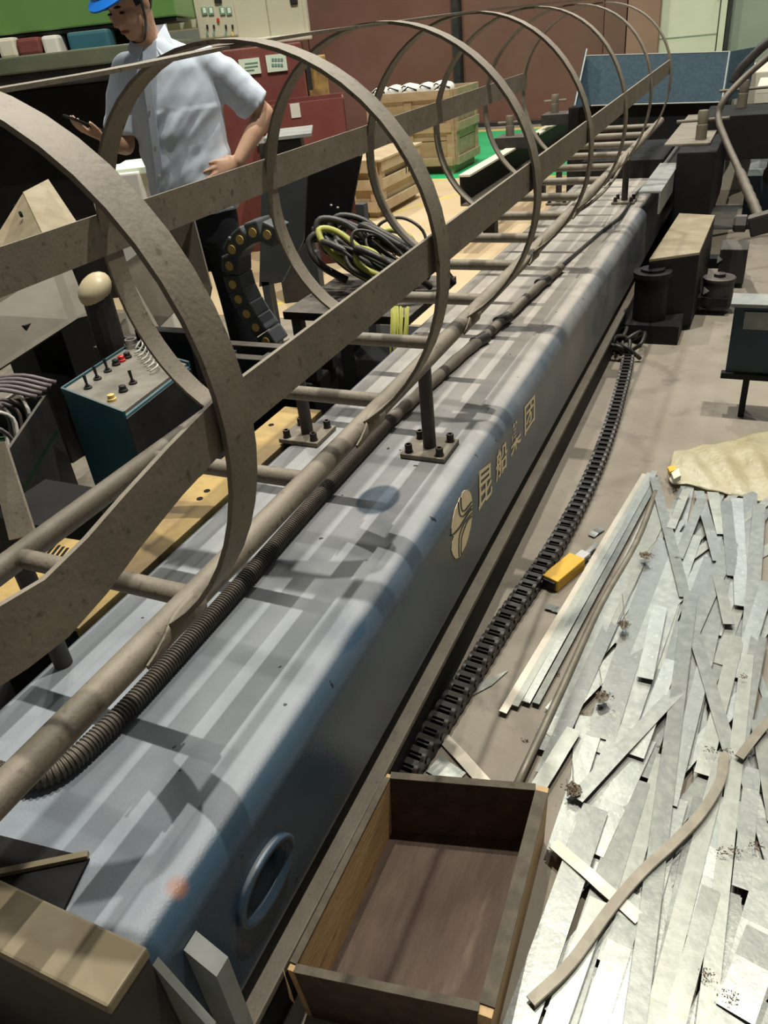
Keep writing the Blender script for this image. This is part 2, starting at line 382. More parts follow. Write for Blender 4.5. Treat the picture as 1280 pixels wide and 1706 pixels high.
# access port cut through the side
hc = (PX(440, 1462, MXR)); HY, HZ = hc[1], hc[2]
cut = MB().loft([((MXR+.05, HY, HZ), (0, .072, 0), (0, 0, .047)), ((MXR-.2, HY, HZ), (0, .072, 0), (0, 0, .047))], 32).build('cutter', M['mast'], origin=(0, 0, 0))
bo = body.modifiers.new('b', 'BOOLEAN'); bo.operation = 'DIFFERENCE'; bo.object = cut; bo.solver = 'EXACT'
dg = bpy.context.evaluated_depsgraph_get(); nm = bpy.data.meshes.new_from_object(body.evaluated_get(dg)); body.modifiers.clear(); body.data = nm
nm.materials.clear(); nm.materials.append(M['mast']); nm.set_sharp_from_angle(angle=math.radians(40))
bpy.data.objects.remove(cut, do_unlink=True)
mb = MB(); vs = []; n = 32
for (ra, rb, xx) in ((.072, .047, MXR-.01), (.084, .058, MXR-.001), (.083, .057, MXR+.012), (.073, .048, MXR+.014), (.070, .045, MXR-.03)):
    vs += [(xx, HY+ra*math.cos(2*math.pi*k/n), HZ+rb*math.sin(2*math.pi*k/n)) for k in range(n)]
mb.add(vs, [(i*n+k, i*n+(k+1) % n, (i+1)*n+(k+1) % n, (i+1)*n+k) for i in range(4) for k in range(n)])
mb.build('port_collar', M['mast'], mast, smooth=True, label='raised oval collar around the port')
MB().loft([((MXR-.045, HY, HZ), (0, .0715, 0), (0, 0, .0465)), ((MXR-.05, HY, HZ), (0, .0715, 0), (0, 0, .0465))], 32).build('port_inside', M['black'], mast)  # near-black disc puts the shade inside the port into colour
# bottom flange and base rail
MB().box(-.48, .172, MY0-.25, 4.0, .108, .126).build('bottom_flange', M['ladder'], mast, bevel=.003)
MB().box(-.40, .168, MY0-.2, 6.0, 0, .108).build('base_rail', M['dark_clean'], mast)
MB().box(-.36, .06, MY0, 5.9, .12, .152).build('packing_strip', M['dark_clean'], mast)
# end flange, gussets
MB().box(-.60, .155, -.485, MY0, .08, .512).build('end_flange', M['dark'], mast, bevel=.004)
MB().box(-.60, .157, -.487, MY0+.002, .512, .534).build('end_cap', M['tanplate'], mast, bevel=.004)  # same flange: its lit top is painted tan above the dark face
g0 = PX(300, 1612, .158); 
MB().prism([(.153, -.41, .49), (.153, -.41, .30), (.215, -.41, .30), (.215, -.41, .36)], (0, .012, 0)).build('gusset', M['plate_edge'], mast)
MB().prism([(.153, -.36, .44), (.153, -.36, .2), (.20, -.36, .2), (.20, -.36, .40)], (0, .03, 0)).build('gusset', M['plate_edge'], mast)
q0, q1 = PZ(-40, 1462, .56), PZ(148, 1424, .545)
MB().prism([PZ(*q, .506) for q in [(-40,1385),(150,1432),(100,1535),(-40,1480)]], (0, 0, .006)).build('lug_plate', M['dark_clean'], mast)  # thin near-black quad laid on the mast top
MB().bar(PZ(-40,1462,.516), PZ(147,1424,.516), .010, .008).build('lug_edge', M['tanplate'], mast)  # thin pale bar across the dark quad
# yellow angle bolted along the left edge of the mast
ya = MB().box(-.59, -.452, .10, 1.22, .488, .5).box(-.462, -.452, .10, 1.22, .40, .488).build('edge_angle', M['yellow_paint'], mast, bevel=.002, label='worn yellow steel angle along the far edge')
for (px, py) in ((452, 708), (345, 818), (333, 831)):
    c = PZ(px, py, .5); MB().cyl((c[0], c[1], .499), (c[0], c[1], .5012), .009).build('bolt_hole', M['black'], ya)
yc_ = [PZ(*q, .36) for q in [(-60,1030),(85,1015),(165,905),(40,885)]]; ycm = sum(yc_)/4
yc = thing('yellow_cover', tuple(ycm*V(1,1,0)), 'worn yellow sheet cover with vent slots beyond the left ladder tube', 'cover')
MB().hexa([*(p-V(0,0,.012) for p in yc_), *yc_]).build('sheet', M['yellow_paint'], yc, bevel=.002)
MB().hexa([*((p-ycm)*.85+ycm*V(1,1,0) for p in yc_), *((p-ycm)*.85+ycm-V(0,0,.013) for p in yc_)]).build('box_under', M['dark_clean'], yc)
for k in range(6):
    c = PZ(86+7*k, 914+2.2*k, .361); MB().obox(c, nrm(yc_[2]-yc_[1]), nrm(yc_[1]-yc_[0]), (0,0,1), .045, .008, .002).build('vent_slot', M['black'], yc)
MB().box(-1.35, -.50, -.3, 1.0, 0, .035).build('drip', M['dark_clean']).name = 'drip_tray'  # dark slab added to darken the floor beside the mast
tag(bpy.data.objects['drip_tray'], 'dark oily steel tray on the floor left of the mast', 'tray')

# emblem and lettering on the side
SX = MXR+.0008
def decal(polys, name, m, label=None):
    mb = MB()
    for poly in polys:
        mb.prism([PX(x, y, SX) for (x, y) in poly], (.0012, 0, 0))
    return mb.build(name, m, mast, label=label)
def cr(x, y): return (700+x/5.333, 700+y/5.333)
oval = [(395,622),(420,620),(443,640),(455,680),(462,730),(461,800),(458,868),(450,940),(430,1030),(405,1110),(375,1168),(355,1205),(340,1222),(315,1230),(292,1200),(277,1155),(283,1090),(300,1035),(278,1022),(278,960),(290,870),(310,790),(333,735),(350,690),(365,680),(372,645)]
emb = decal([[cr(*q) for q in oval]], 'emblem', M['cream'], 'cream oval emblem with flowing dark lines')
for (ln, wd_) in (([(362,684),(364,750),(372,795),(385,808),(403,798),(425,770),(462,722)], 11), ([(340,726),(346,800),(357,845),(375,855),(395,842),(430,797),(463,755)], 11), ([(276,1030),(310,1000),(350,955),(395,880),(430,822),(463,785)], 13),
                  ([(347,1212),(345,1110),(350,1030),(370,965),(405,895),(462,822)], 9), ([(364,1196),(366,1100),(370,1040),(395,960),(425,890),(461,850)], 9)):
    pts = catmull([(x, y, 0) for (x, y) in ln], 5); L1, L2 = [], []
    for k_, p in enumerate(pts):
        d_ = nrm(pts[min(k_+1, len(pts)-1)]-pts[max(k_-1, 0)]); n_ = V(-d_[1], d_[0], 0)*wd_/2; L1.append(cr(*(p+n_)[:2])); L2.append(cr(*(p-n_)[:2]))
    a_ = [PX(x, y, SX+.0013) for (x, y) in L1]; b_ = [PX(x, y, SX+.0013) for (x, y) in L2]; m_ = len(a_); o_ = V(.0006, 0, 0)
    MB().add(a_+b_+[p+o_ for p in a_]+[p+o_ for p in b_], [(k, k+1, m_+k+1, m_+k) for k in range(m_-1)]+[(2*m_+k, 3*m_+k, 3*m_+k+1, 2*m_+k+1) for k in range(m_-1)]).build('emblem_line', M['emblem_dark'], emb)
GL = [('昆', (797, 786), (820, 768), (820, 822), (797, 853)), ('船', (826, 756), (845, 729), (845, 776), (826, 806)),
      ('集', (851, 712), (868, 690), (868, 735), (851, 763)), ('团', (874, 678), (891, 657), (891, 699), (874, 727))]
for (ch, tl, tr, br, bl) in GL:
    cu = bpy.data.curves.new('glyph', 'FONT'); cu.body = ch; cu.offset = .014
    to = bpy.data.objects.new('glyph', cu); COL.objects.link(to)
    dg = bpy.context.evaluated_depsgraph_get(); dg.update()
    gm = bpy.data.meshes.new_from_object(to.evaluated_get(dg)); bpy.data.objects.remove(to, do_unlink=True)
    a = np.array([v.co[:] for v in gm.vertices])
    if len(a) == 0: continue
    lo, hi = a.min(0), a.max(0); c4 = [PX(*q, SX) for q in (tl, tr, br, bl)]; off = WORLD[mast.name]
    for v in gm.vertices:
        s, t = (v.co.x-lo[0])/(hi[0]-lo[0]), (v.co.y-lo[1])/(hi[1]-lo[1])
        p = (c4[0]*(1-s)+c4[1]*s)*t+(c4[3]*(1-s)+c4[2]*s)*(1-t)
        v.co = Vector(tuple(p-off))+Vector((.001, 0, 0))
    gm.materials.clear(); gm.materials.append(M['cream'])
    go = bpy.data.objects.new('lettering', gm); COL.objects.link(go); go.parent = mast; go['label'] = 'cream character '+ch

# ------------------------------------------------------------------ the caged ladder
LZ, LW, SP = .77, .396, .39
lad = thing('caged_ladder', (-.198, 2.4, .505), 'dusty grey steel ladder with round safety cage lying on the blue mast', 'ladder')
ldm = M['ladder']
MB().tube([(0, y, LZ) for y in np.linspace(-1.1, 5.75, 24)], .0235, 18).build('stile', ldm, lad, smooth=2)
MB().tube([(-LW, y, LZ) for y in np.linspace(-.35, 5.75, 24)], .0235, 18).build('stile', ldm, lad, smooth=2)
for i in range(15):
    MB().cyl((-LW, SP*i, LZ), (0, SP*i, LZ), .0185, 14).build('rung', ldm, lad, smooth=2)
CX, CZ, CR = -.198, 1.1275, .408
HW = .058
for k in range(7):
    y0 = -.058+.715*k; path, W, T = [], [], []
    for j in range(49):
        th = math.radians(-62+304*j/48); d = V(math.cos(th), 0, math.sin(th))
        wob = 1+.012*math.sin(3*th+k)
        path.append(V(CX, y0, CZ)+d*CR*wob); W.append((0, HW, 0)); T.append(tuple(d*.007))
    h = MB().strip(path, W, T).build('cage_hoop', ldm, lad, smooth=2)
    for s, sg in ((0, 1),):   # welded foot tongue on the stile
        vs, fs, na, ny = [], [], 7, 8
        for iy in range(ny):
            t = iy/(ny-1); yy = y0-.095+.15*t; a0, a1 = -25-5*t, -8+70*min(1, t*1.6)
            for ia in range(na):
                an = math.radians(a0+(a1-a0)*ia/(na-1)); rr_ = .0262+.003*math.sin(t*9+ia*2)*.4
                vs.append((s+sg*rr_*math.cos(an), yy, LZ+rr_*math.sin(an)))
        fs = [(iy*na+ia, iy*na+ia+1, (iy+1)*na+ia+1, (iy+1)*na+ia) for iy in range(ny-1) for ia in range(na-1)]
        tg = MB().add(vs, fs).build('weld_tongue', ldm, h, smooth=True)
        ms_ = tg.modifiers.new('t', 'SOLIDIFY'); ms_.thickness = .004; ms_.offset = 1
# lengthwise straps
ends = [(-.66,1.135,.07),(-.55,1.118,.073),(-.46,1.103,.075),(-.42,1.094,.073),(-.37,1.088,.07),(-.31,1.096,.068),(-.25,1.111,.064),(-.17,1.127,.062),(-.058,1.143,.064)]
ends += [(-.058+.715*k, 1.143+.0145*.715*k, .070) for k in range(1, 7)]+[(4.27, 1.206, .07)]
MB().strip([(.197, y, z) for (y, z, w) in ends], [(0, 0, w) for (y, z, w) in ends], (.006, 0, 0)).build('cage_strap', ldm, lad, smooth=2)
MB().strip([(-.596, y, 1.19) for y in np.linspace(-.3, 4.26, 12)], (0, 0, .088), (.006, 0, 0)).build('cage_strap', ldm, lad)
tp = [PX(*q, -.19) for q in [(0,150),(200,115),(380,78),(520,55),(650,38),(800,18),(930,4)]]
tp = [tp[0]*2-tp[1]]+tp+[V(-.19, 4.26, 1.552)]
MB().strip(catmull(tp, 4), (.055, 0, 0), (0, 0, .006)).build('cage_strap', ldm, lad)
# posts with bolted base plates
def post(x, y, zt=LZ):
    p = MB().cyl((x, y, .518), (x, y, zt), .0185, 16).build('post', M['ladder_dark'], lad, smooth=2)
    MB().box(x-.066, x+.066, y-.062, y+.062, .506, .52).build('base_plate', M['ladder'], p, bevel=.003)
    for sx in (-1, 1):
        for sy in (-1, 1):
            bx, by = x+sx*.046, y+sy*.043
            MB().lathe((bx, by, .52), (0, 0, 1), [(.0125, 0), (.0125, .004), (.0105, .004), (.0105, .022), (.0095, .0235), (.0062, .0235), (.0055, .014), (.001, .013)], 14).build('socket_bolt', M['bolt'], p, smooth=2)
for yy in (1.03, 4.28):
    post(0, yy); post(-LW, yy)
MB().cyl((-LW, .0, .506), (-LW, .0, LZ), .0185, 16).build('post', M['ladder_dark'], lad, smooth=2)

# ------------------------------------------------------------------ conduit and cables on the mast
hp = [PZ(*q, .527) for q in [(-60,1265),(30,1296),(95,1284),(165,1226),(240,1150),(400,975),(520,840),(660,690)]]
hp2 = catmull(hp, 14)
fine = []
for i in range(len(hp2)-1):
    L_ = np.linalg.norm(hp2[i+1]-hp2[i]); k = max(1, int(L_/.0017))
    fine += [hp2[i]+(hp2[i+1]-hp2[i])*j/k for j in range(k)]
rr = [.0195 if (i//2) % 2 == 0 else .0165 for i in range(len(fine))]
hs = thing('flexible_conduit', tuple(hp[2]*V(1,1,0)+V(0,0,.505)), 'black corrugated conduit running beside the ladder tube on the mast', 'conduit')
MB().tube(fine, rr, 14).build('corrugated_sleeve', M['hose'], hs, smooth=2)
c2 = catmull([PZ(*q, .526) for q in [(650,700),(700,655),(760,600),(830,540),(900,475),(935,445)]], 8)
MB().tube(c2, [.0195+.0015*math.sin(i*1.7) for i in range(len(c2))], 14).build('taped_cable', M['cable'], hs, smooth=True)
for q in ((800, 567), (838, 533), (905, 470)):
    c = PZ(*q, .526); MB().tube([c-V(.012,.035,0), c+V(.012,.035,0)], .0225, 14).build('tape_band', M['cable_black'], hs, smooth=2)
c3 = catmull([PZ(*q, .514) for q in [(925,452),(965,418),(1000,388),(1035,360),(1052,335)]]+[V(.05, 4.45, .53), V(.06, 4.9, .512), V(.05, 5.3, .512)], 8)
MB().tube(c3, .0085, 10).build('thin_cable', M['cable_black'], hs, smooth=True)
# thin cable tied along the stile far end
pp = []
for i in range(60):
    y = 1.7+i*.055; a = i*.5
    k_ = min(1, i/8); pp.append((k_*(.012+.026*math.cos(a*.35)), y, LZ+k_*(-.012+.028*math.sin(a*.35))))
tc = tag(MB().tube(pp, .0075, 8).build('tied_cable', M['cable'], smooth=True), 'thin dusty cable tied along the far half of the ladder tube', 'cable')

# ------------------------------------------------------------------ drag chain on the floor
cpts = catmull([PZ(*q, .02) for q in [(655,1325),(690,1272),(760,1165),(840,1040),(915,930),(975,820),(1015,720),(1040,630),(1048,590)]], 24)
acc = [0]
for i in range(1, len(cpts)): acc.append(acc[-1]+np.linalg.norm(cpts[i]-cpts[i-1]))
PITCHC = .040; nl = int(acc[-1]/PITCHC)
dch = thing('drag_chain', tuple(V(cpts[0][0], cpts[0][1], 0)), 'black plastic drag chain lying along the floor beside the mast', 'cable chain')
lm = None
def chain_link_mesh(mb, c, d):
    sx = nrm(np.cross(d, (0,0,1)))
    for s in (-1, 1):
        e = c+sx*s*.022
        mb.loft([(e-sx*.005, d*.026, V(0,0,.024)), (e+sx*.005, d*.026, V(0,0,.024))], 12)
        mb.loft([(e+sx*s*.004, d*.010, V(0,0,.010)), (e+sx*s*.008, d*.010, V(0,0,.010))], 8)
    mb.obox(c+d*.004, d, sx, (0,0,1), .030, .038, .030)
    mb.obox(c+V(0,0,.019)+d*.004, d, sx, (0,0,1), .017, .044, .007)
    mb.obox(c-V(0,0,.019)+d*.004, d, sx, (0,0,1), .017, .044, .007)
base = None
for i in range(nl):
    t = i*PITCHC; j = max(1, np.searchsorted(acc, t)); a = (t-acc[j-1])/max(1e-9, acc[j]-acc[j-1])
    c = cpts[j-1]*(1-a)+cpts[j]*a; d = nrm(cpts[min(j+1, len(cpts)-1)]-cpts[j-1]); ang = math.atan2(d[1], d[0])
    if base is None:
        mb = MB(); chain_link_mesh(mb, WORLD[dch.name], V(1,0,0)); base = mb.build('chain_link', M['chain'], dch, smooth=2); o = base
    else:
        o = base.copy(); COL.objects.link(o); o.parent = dch
    o.location = tuple(c-WORLD[dch.name]); o.rotation_euler = (0, 0, ang)
    o.location.z = .0245+random.uniform(0, .0015)

# ------------------------------------------------------------------ open wooden box
fb = dict(bl=PZ(652,1388,.012), br=PZ(868,1398,.012), fr=PZ(790,1662,.012), fl_=PZ(557,1602,.012))
HB = .168
fb['fl_'] = V(.213, -.205, .012); fb['fr'] = V(.512, -.150, .012)
fb['br'] = V(.497, .262, .012)
rb = dict(bl=PZ(650,1298,HB), br=PZ(893,1318,HB), fr=PZ(800,1672,HB), fl_=PZ(494,1608,HB))
wbx = thing('wooden_box', tuple((fb['bl']+fb['fr'])/2*V(1,1,0)), 'empty open wooden box with stained bottom standing beside the mast', 'wooden box')
keys = ['bl', 'br', 'fr', 'fl_']; cen = sum(rb.values())/4
def wall(k0, k1, m, th=.014, ext=0.0):
    a, b, c, d = fb[k0]*V(1,1,0), fb[k1]*V(1,1,0), rb[k1]*V(1,1,0)+V(0,0,HB), rb[k0]*V(1,1,0)+V(0,0,HB)
    e = nrm((c-d)); a = a-e*ext; d = d-e*ext; b = b+e*ext; c = c+e*ext
    o = nrm(np.cross(b-a, (0,0,1))); o = o if (o@((c+d)/2-cen)) > 0 else -o
    return MB().hexa([a, b, b+o*th, a+o*th, d, c, c+o*th, d+o*th])
MB().hexa([*(fb[k]*V(1,1,0)+V(0,0,.001) for k in keys), *(fb[k] for k in keys)]).build('bottom_board', M['wood_dark'], wbx)
wall('bl','br',None, .015).build('side_board', M['wood_dark'], wbx, bevel=.0015)
wall('br','fr',None, .024, .016).build('side_board', M['wood'], wbx, bevel=.0015)
wall('fr','fl_',None, .013).build('side_board', M['wood_dark'], wbx, bevel=.0015)
wall('fl_','bl',None, .012, .012).build('side_board', M['wood'], wbx, bevel=.0015)
for k0, k1, th in (('bl','br',.015), ('br','fr',.024), ('fr','fl_',.013), ('fl_','bl',.012)):
    d_, c_ = rb[k0]*V(1,1,0)+V(0,0,HB), rb[k1]*V(1,1,0)+V(0,0,HB); o_ = nrm(np.cross(c_-d_, (0,0,1))); o_ = o_ if (o_@((c_+d_)/2-cen)) > 0 else -o_
    MB().hexa([d_-o_*.001, c_-o_*.001, c_+o_*(th+.001), d_+o_*(th+.001), d_-o_*.001+V(0,0,.004), c_-o_*.001+V(0,0,.004), c_+o_*(th+.001)+V(0,0,.004), d_+o_*(th+.001)+V(0,0,.004)]).build('top_rim', M['wood_rim'], wbx)
q = (rb['fl_']); MB().prism([(q[0]-.02, q[1]-.012, HB-.002), (q[0]-.012, q[1]-.02, HB-.004), (q[0]+.002, q[1]-.03, .10), (q[0]-.006, q[1]-.03, .115)], (.002, -.003, 0)).build('splinter', M['wood'], wbx)

# ------------------------------------------------------------------ metal strips
GRP = 'loose metal strips heaped on the floor'
LBL = 'thin galvanised steel strip in the tangled heap on the floor'
zc = [0.004]
def strip_px(p0, p1, wpx, m, label=LBL, group=GRP, z=None, dz=0., name='metal_strip', th=.0016, prof=None):
    if z is None: zc[0] += .00042; z = zc[0]
    a, b = PZ(*p0, z), PZ(*p1, z+dz); L_ = np.linalg.norm(b-a); d = nrm(b-a); sx = nrm(np.cross(d, (0,0,1)))
    mid = (V(*p0)+V(*p1))/2; nn = V(-(p1[1]-p0[1]), p1[0]-p0[0]); nn = nn/np.linalg.norm(nn)
    w = abs((PZ(*(mid+nn*wpx/2), z)-PZ(*(mid-nn*wpx/2), z))@sx)
    n = 5; path = [a+(b-a)*i/n+V(0, 0, .004*math.sin(math.pi*i/n)*random.uniform(-.3, 1)) for i in range(n+1)]
    tw = [random.uniform(-.06, .06) for _ in range(2)]
    W = [tuple(w*(sx+V(0, 0, tw[0]*(1-i/n)+tw[1]*i/n))) for i in range(n+1)]
    mb = MB().strip(path, W, (0, 0, th))
    if prof == 'L':
        mb.strip([p+sx*w/2+V(0,0,-.006) for p in path], (0, 0, .012), tuple(sx*.0016))
    return tag(mb.build(name, m, smooth=False), label, 'metal strip', group)
GM = [M['galv'], M['galv2'], M['galv3'], M['galv'], M['galv2']]
# hidden and half hidden lower layers
rnd = random.Random(21)
def foot(y):   # left limit of the heap on the floor at a given y
    return .41+(y-.6)*.13 if y > .6 else (.42 if y > .33 else .57)
for i in range(100):
    y = rnd.uniform(-.35, 1.75); xl = foot(y)+.05
    x = rnd.uniform(xl+.02, 1.12)
    L_ = rnd.uniform(.35, .95); ang = math.radians(90-rnd.gauss(12, 13)); d = V(math.cos(ang), math.sin(ang), 0)
    c = V(x, y, 0); a, b = c-d*L_/2, c+d*L_/2
    for e in (a, b):
        e[0] = max(e[0], foot(e[1])+.03); e[1] = min(max(e[1], -.5), 1.93)
    zz = .003+.017*(i/100); sx = nrm(np.cross(nrm(b-a), (0,0,1))); w = rnd.choice([.018, .024, .03, .036, .045])
    dzz = rnd.uniform(0, .006)
    o = MB().strip([a+V(0,0,zz), (a+b)/2+V(0,0,zz+.002), b+V(0,0,zz+dzz)], tuple(w*sx+V(0,0,w*rnd.uniform(-.07,.07))), (0,0,.0016)).build('metal_strip', rnd.choice(GM))
    tag(o, LBL, 'metal strip', GRP)
zc[0] = .021
TOP = [((1098,832),(905,1250),28,1),((1090,880),(905,1290),24,0),((1100,850),(985,1085),34,2),((1108,900),(1000,1230),44,0),((1150,890),(1015,1260),48,1),
 ((1190,930),(1060,1290),40,0),((1215,900),(1130,1270),38,1),((957,1215),(893,1318),26,2),((990,1220),(925,1420),28,0),((1040,1210),(950,1420),38,1),
 ((1075,1230),(985,1420),42,0),((1065,1300),(935,1706),46,1),((1110,1260),(1000,1600),36,2),((1130,1330),(1020,1720),40,0),((1170,1330),(1090,1720),34,1),
 ((1090,795),(1142,995),17,1),((1165,818),(1197,935),17,0),((1145,815),(1118,880),14,2),((1170,830),(1130,930),16,1),((1232,880),(1152,1055),24,1),((1188,820),(1205,890),20,2),
 ((1228,830),(1236,1010),22,0),((1266,840),(1248,1070),24,1),((1210,835),(1222,960),20,0),((1196,960),(1215,1040),18,2),((1280,970),(1230,1130),26,0),
 ((1155,1050),(1220,1262),22,1),((1176,1100),(1115,1340),26,0),((1230,1060),(1170,1290),26,2),((1265,1060),(1225,1270),30,1),((1234,1262),(1290,1440),24,0),
 ((1262,1200),(1292,1370),24,2),((1228,1335),(1268,1502),22,1),((1210,1330),(1150,1560),30,0),((1290,1440),(1210,1720),60,1),((1255,1280),(1235,1480),30,0),
 ((993,1345),(862,1720),50,0),((1000,1500),(920,1720),40,2),((1060,1490),(985,1720),44,1),((1206,1255),(1085,1720),32,2),((1246,1090),(1175,1720),28,2),
 ((1152,985),(1055,1730),31,1),((1120,1100),(1060,1260),26,0),((1130,1150),(960,1330),24,1),((1100,1010),(1075,1130),26,0),((1185,1480),(1120,1720),36,2)]
TL = {(1152,985): 'long narrow grey strip lying uppermost down the middle front of the heap', (1206,1255): 'long pale strip ending under the upper tip of the bent brown angle',
      (1246,1090): 'long pale strip nearest the right frame edge, running to the bottom of the frame', (1090,795): 'narrow strip slanting right at the top left tip of the heap',
      (1155,1050): 'narrow strip slanting against the others at the right middle of the heap', (993,1345): 'broad strip beside the wooden box running to the bottom edge of the frame',
      (1290,1440): 'broadest long strip at the lower right corner of the heap', (1130,1150): 'strip slanting strongly down to the left across the heap middle',
      (957,1215): 'short strip ending at the back corner of the wooden box', (1232,880): 'strip slanting down left in the upper right of the heap below the bubble wrap',
      (1266,840): 'strip along the right frame edge just below the bubble wrap', (1165,818): 'short narrow strip slanting right just below the bubble wrap'}
for (p0, p1, w, k) in TOP: strip_px(p0, p1, w, GM[k], TL.get(p0, LBL), dz=random.uniform(-.003, .004))
strip_px((922,1405), (1066,1532), 20, M['alu'], 'short cream strip lying crosswise over the steel heap near the wooden box', None, th=.004)
strip_px((1274,1555), (1225,1690), 70, M['galv'], 'broad grey sheet offcut at the lower right of the heap', None)
# bent brown angle in front
bp = catmull([PZ(*q, .052) for q in [(884,1668),(950,1605),(1018,1512),(1070,1452),(1124,1402),(1170,1352),(1200,1300),(1208,1255)]], 5)
W = []
for i in range(len(bp)):
    d = nrm(bp[min(i+1, len(bp)-1)]-bp[max(i-1, 0)]); W.append(tuple(np.cross(d, (0,0,1))*.02))
tag(MB().strip(bp, W, (0,0,.004)).strip([b+V(*w)*.5-V(0,0,.008) for b, w in zip(bp, W)], (0,0,.016), [tuple(V(*w)*.1) for w in W]).build('bent_angle', M['galv_brown'], smooth=2), 'bent brown steel angle curving over the strip heap', 'metal strip')
bp = catmull([PZ(*q, .05) for q in [(1232,1262),(1258,1228),(1290,1190)]], 5)
tag(MB().strip(bp, tuple(nrm(np.cross(bp[-1]-bp[0], (0,0,1)))*.02), (0,0,.004)).build('bent_angle', M['galv_brown']), 'short brown angle end at the right edge of the heap', 'metal strip')
# straight profiles on the left of the heap
for (p0, p1, w, m, lb) in [((1075,790),(838,1187),11,'alu','cream aluminium angle, leftmost of the straight profiles beside the heap'),
                           ((1083,788),(858,1176),10,'galv3','bright straight profile, second from the left beside the heap'),
                           ((1092,785),(877,1170),11,'galv','grey straight profile, third from the left beside the heap'),
                           ((1097,795),(893,1172),10,'galv2','dull straight profile, fourth from the left beside the heap')]:
    strip_px(p0, p1, w, M[m], lb, 'straight metal profiles', z=.015, th=.003, prof='L', name='metal_profile')
tp_ = [PZ(*q, .022) for q in [(1093,820),(1060,905),(1000,1010),(940,1140),(858,1316)]]
tag(MB().tube(catmull(tp_, 4), .0105, 10).build('steel_tube', M['galv_brown'], smooth=True), 'long dull steel tube along the left side of the strip heap', 'steel tube')
# loose scraps on bare floor
for (p0, p1, w, lb, m) in [((738,1228),(815,1312),20,'short pale strip leaning behind the wooden box','alu'), ((722,1272),(765,1300),34,'dusty grey offcut behind the wooden box','galv2'),
                        ((910,1010),(935,1018),10,'tiny dark offcut beside the straight profiles','galv2'), ((985,893),(1003,880),10,'tiny crumpled scrap near the yellow knife','galv2')]:
    strip_px(p0, p1, w, M[m], lb, None, z=.006, name='metal_scrap')
a = [PZ(*q, .003) for q in [(786,1160),(800,1136),(848,1117),(820,1142)]]
tag(MB().prism(a, (0,0,.002)).build('metal_scrap', M['galv3']), 'pale triangular sheet scrap beside the drag chain', 'metal scrap')
# swarf clumps
for i, (x, y, s) in enumerate([(1075,925,1.5),(1040,1040,1.5),(1005,1160,1.6),(955,1315,1.8),(972,1190,.8),(930,1125,.7),(1212,1252,1.),(1184,1250,1.),(1225,1418,1.1),(1205,1420,1.),(1262,1412,1.2),(1175,1625,1.2),(1215,1660,1.2),(1240,1128,.9),(1100,1245,.6),(875,1235,.8),(1130,832,.7),(1128,930,.7)]):
    zz = .050 if x > 950 and not (x == 972) else .012
    if (x, y) in ((930,1125), (875,1235)): zz = .0
    c = PZ(x, y, zz); mb = MB(); ex = s*.011
    for t in range(34):
        a0, r_ = random.uniform(0, 6.3), ex*math.sqrt(random.random())*random.choice([.7, 1, 1.25]); p = c+V(r_*math.cos(a0)*1.3, r_*math.sin(a0)*.8, random.uniform(.0005, .003))
        b0, l_ = random.uniform(0, 6.3), ex*random.uniform(.12, .42); e_ = V(math.cos(b0), math.sin(b0), random.uniform(-.1, .3)); g_ = V(-math.sin(b0), math.cos(b0), 0)
        mb.prism([p, p+e_*l_, p+e_*l_*.5+g_*l_*.5], (0, 0, .0012))
    onf = zz == .0
    o = mb.build('swarf_clump', M['swarf']); o['kind'] = 'stuff'; tag(o, 'rust-brown sprinkle of metal chips on the bare floor' if onf else 'rust-brown sprinkle of metal chips on the steel strips', 'swarf', 'swarf on the floor' if onf else 'swarf on the strips')
    if s > 1.35:
        n = 18; ring = [c+V(.017*random.uniform(.6, 1.25)*math.cos(2*math.pi*j/n), .021*random.uniform(.6, 1.25)*math.sin(2*math.pi*j/n), -.0015) for j in range(n)]
        tag(MB().prism(ring, (0, 0, .001)).build('burn_stain', M['burn']), 'dark brown burnt stain on the left strips of the heap', 'stain', 'burnt stains')
# four thick burr needles stand out of burnt spots
for (x, y, x2, y2) in [(1042,1035,1037,990),(1005,1155,998,1110),(957,1310,953,1265),(1078,920,1095,900)]:
    a, b = PZ(x, y, .05), PZ(x2, y2, .055)
    tag(MB().tube([a, (a+b)/2+V(0,0,.004), b], .0013, 6).build('steel_burr', M['galv_brown']), 'thin curled steel burr on a burnt spot of the heap', 'burr', 'steel burrs')

# yellow knife
kn = thing('utility_knife', tuple(PZ(945, 950, 0)), 'yellow utility knife with metal blade end lying on the floor by the profiles', 'knife')
a, b, c = PZ(916, 972, .022), PZ(962, 934, .022), PZ(995, 905, .022)
MB().bar(a, b, .058, .042).build('handle', M['yellow'], kn, bevel=.004)
MB().bar(a-nrm(b-a)*.008, a, .044, .028).build('end_cap', M['rubber'], kn, bevel=.002)
MB().bar(b, b+nrm(b-a)*.05, .036, .02).build('blade_holder', M['steel'], kn, bevel=.002)
MB().bar(b+nrm(b-a)*.05, c, .015, .002).build('blade', M['galv2'], kn)

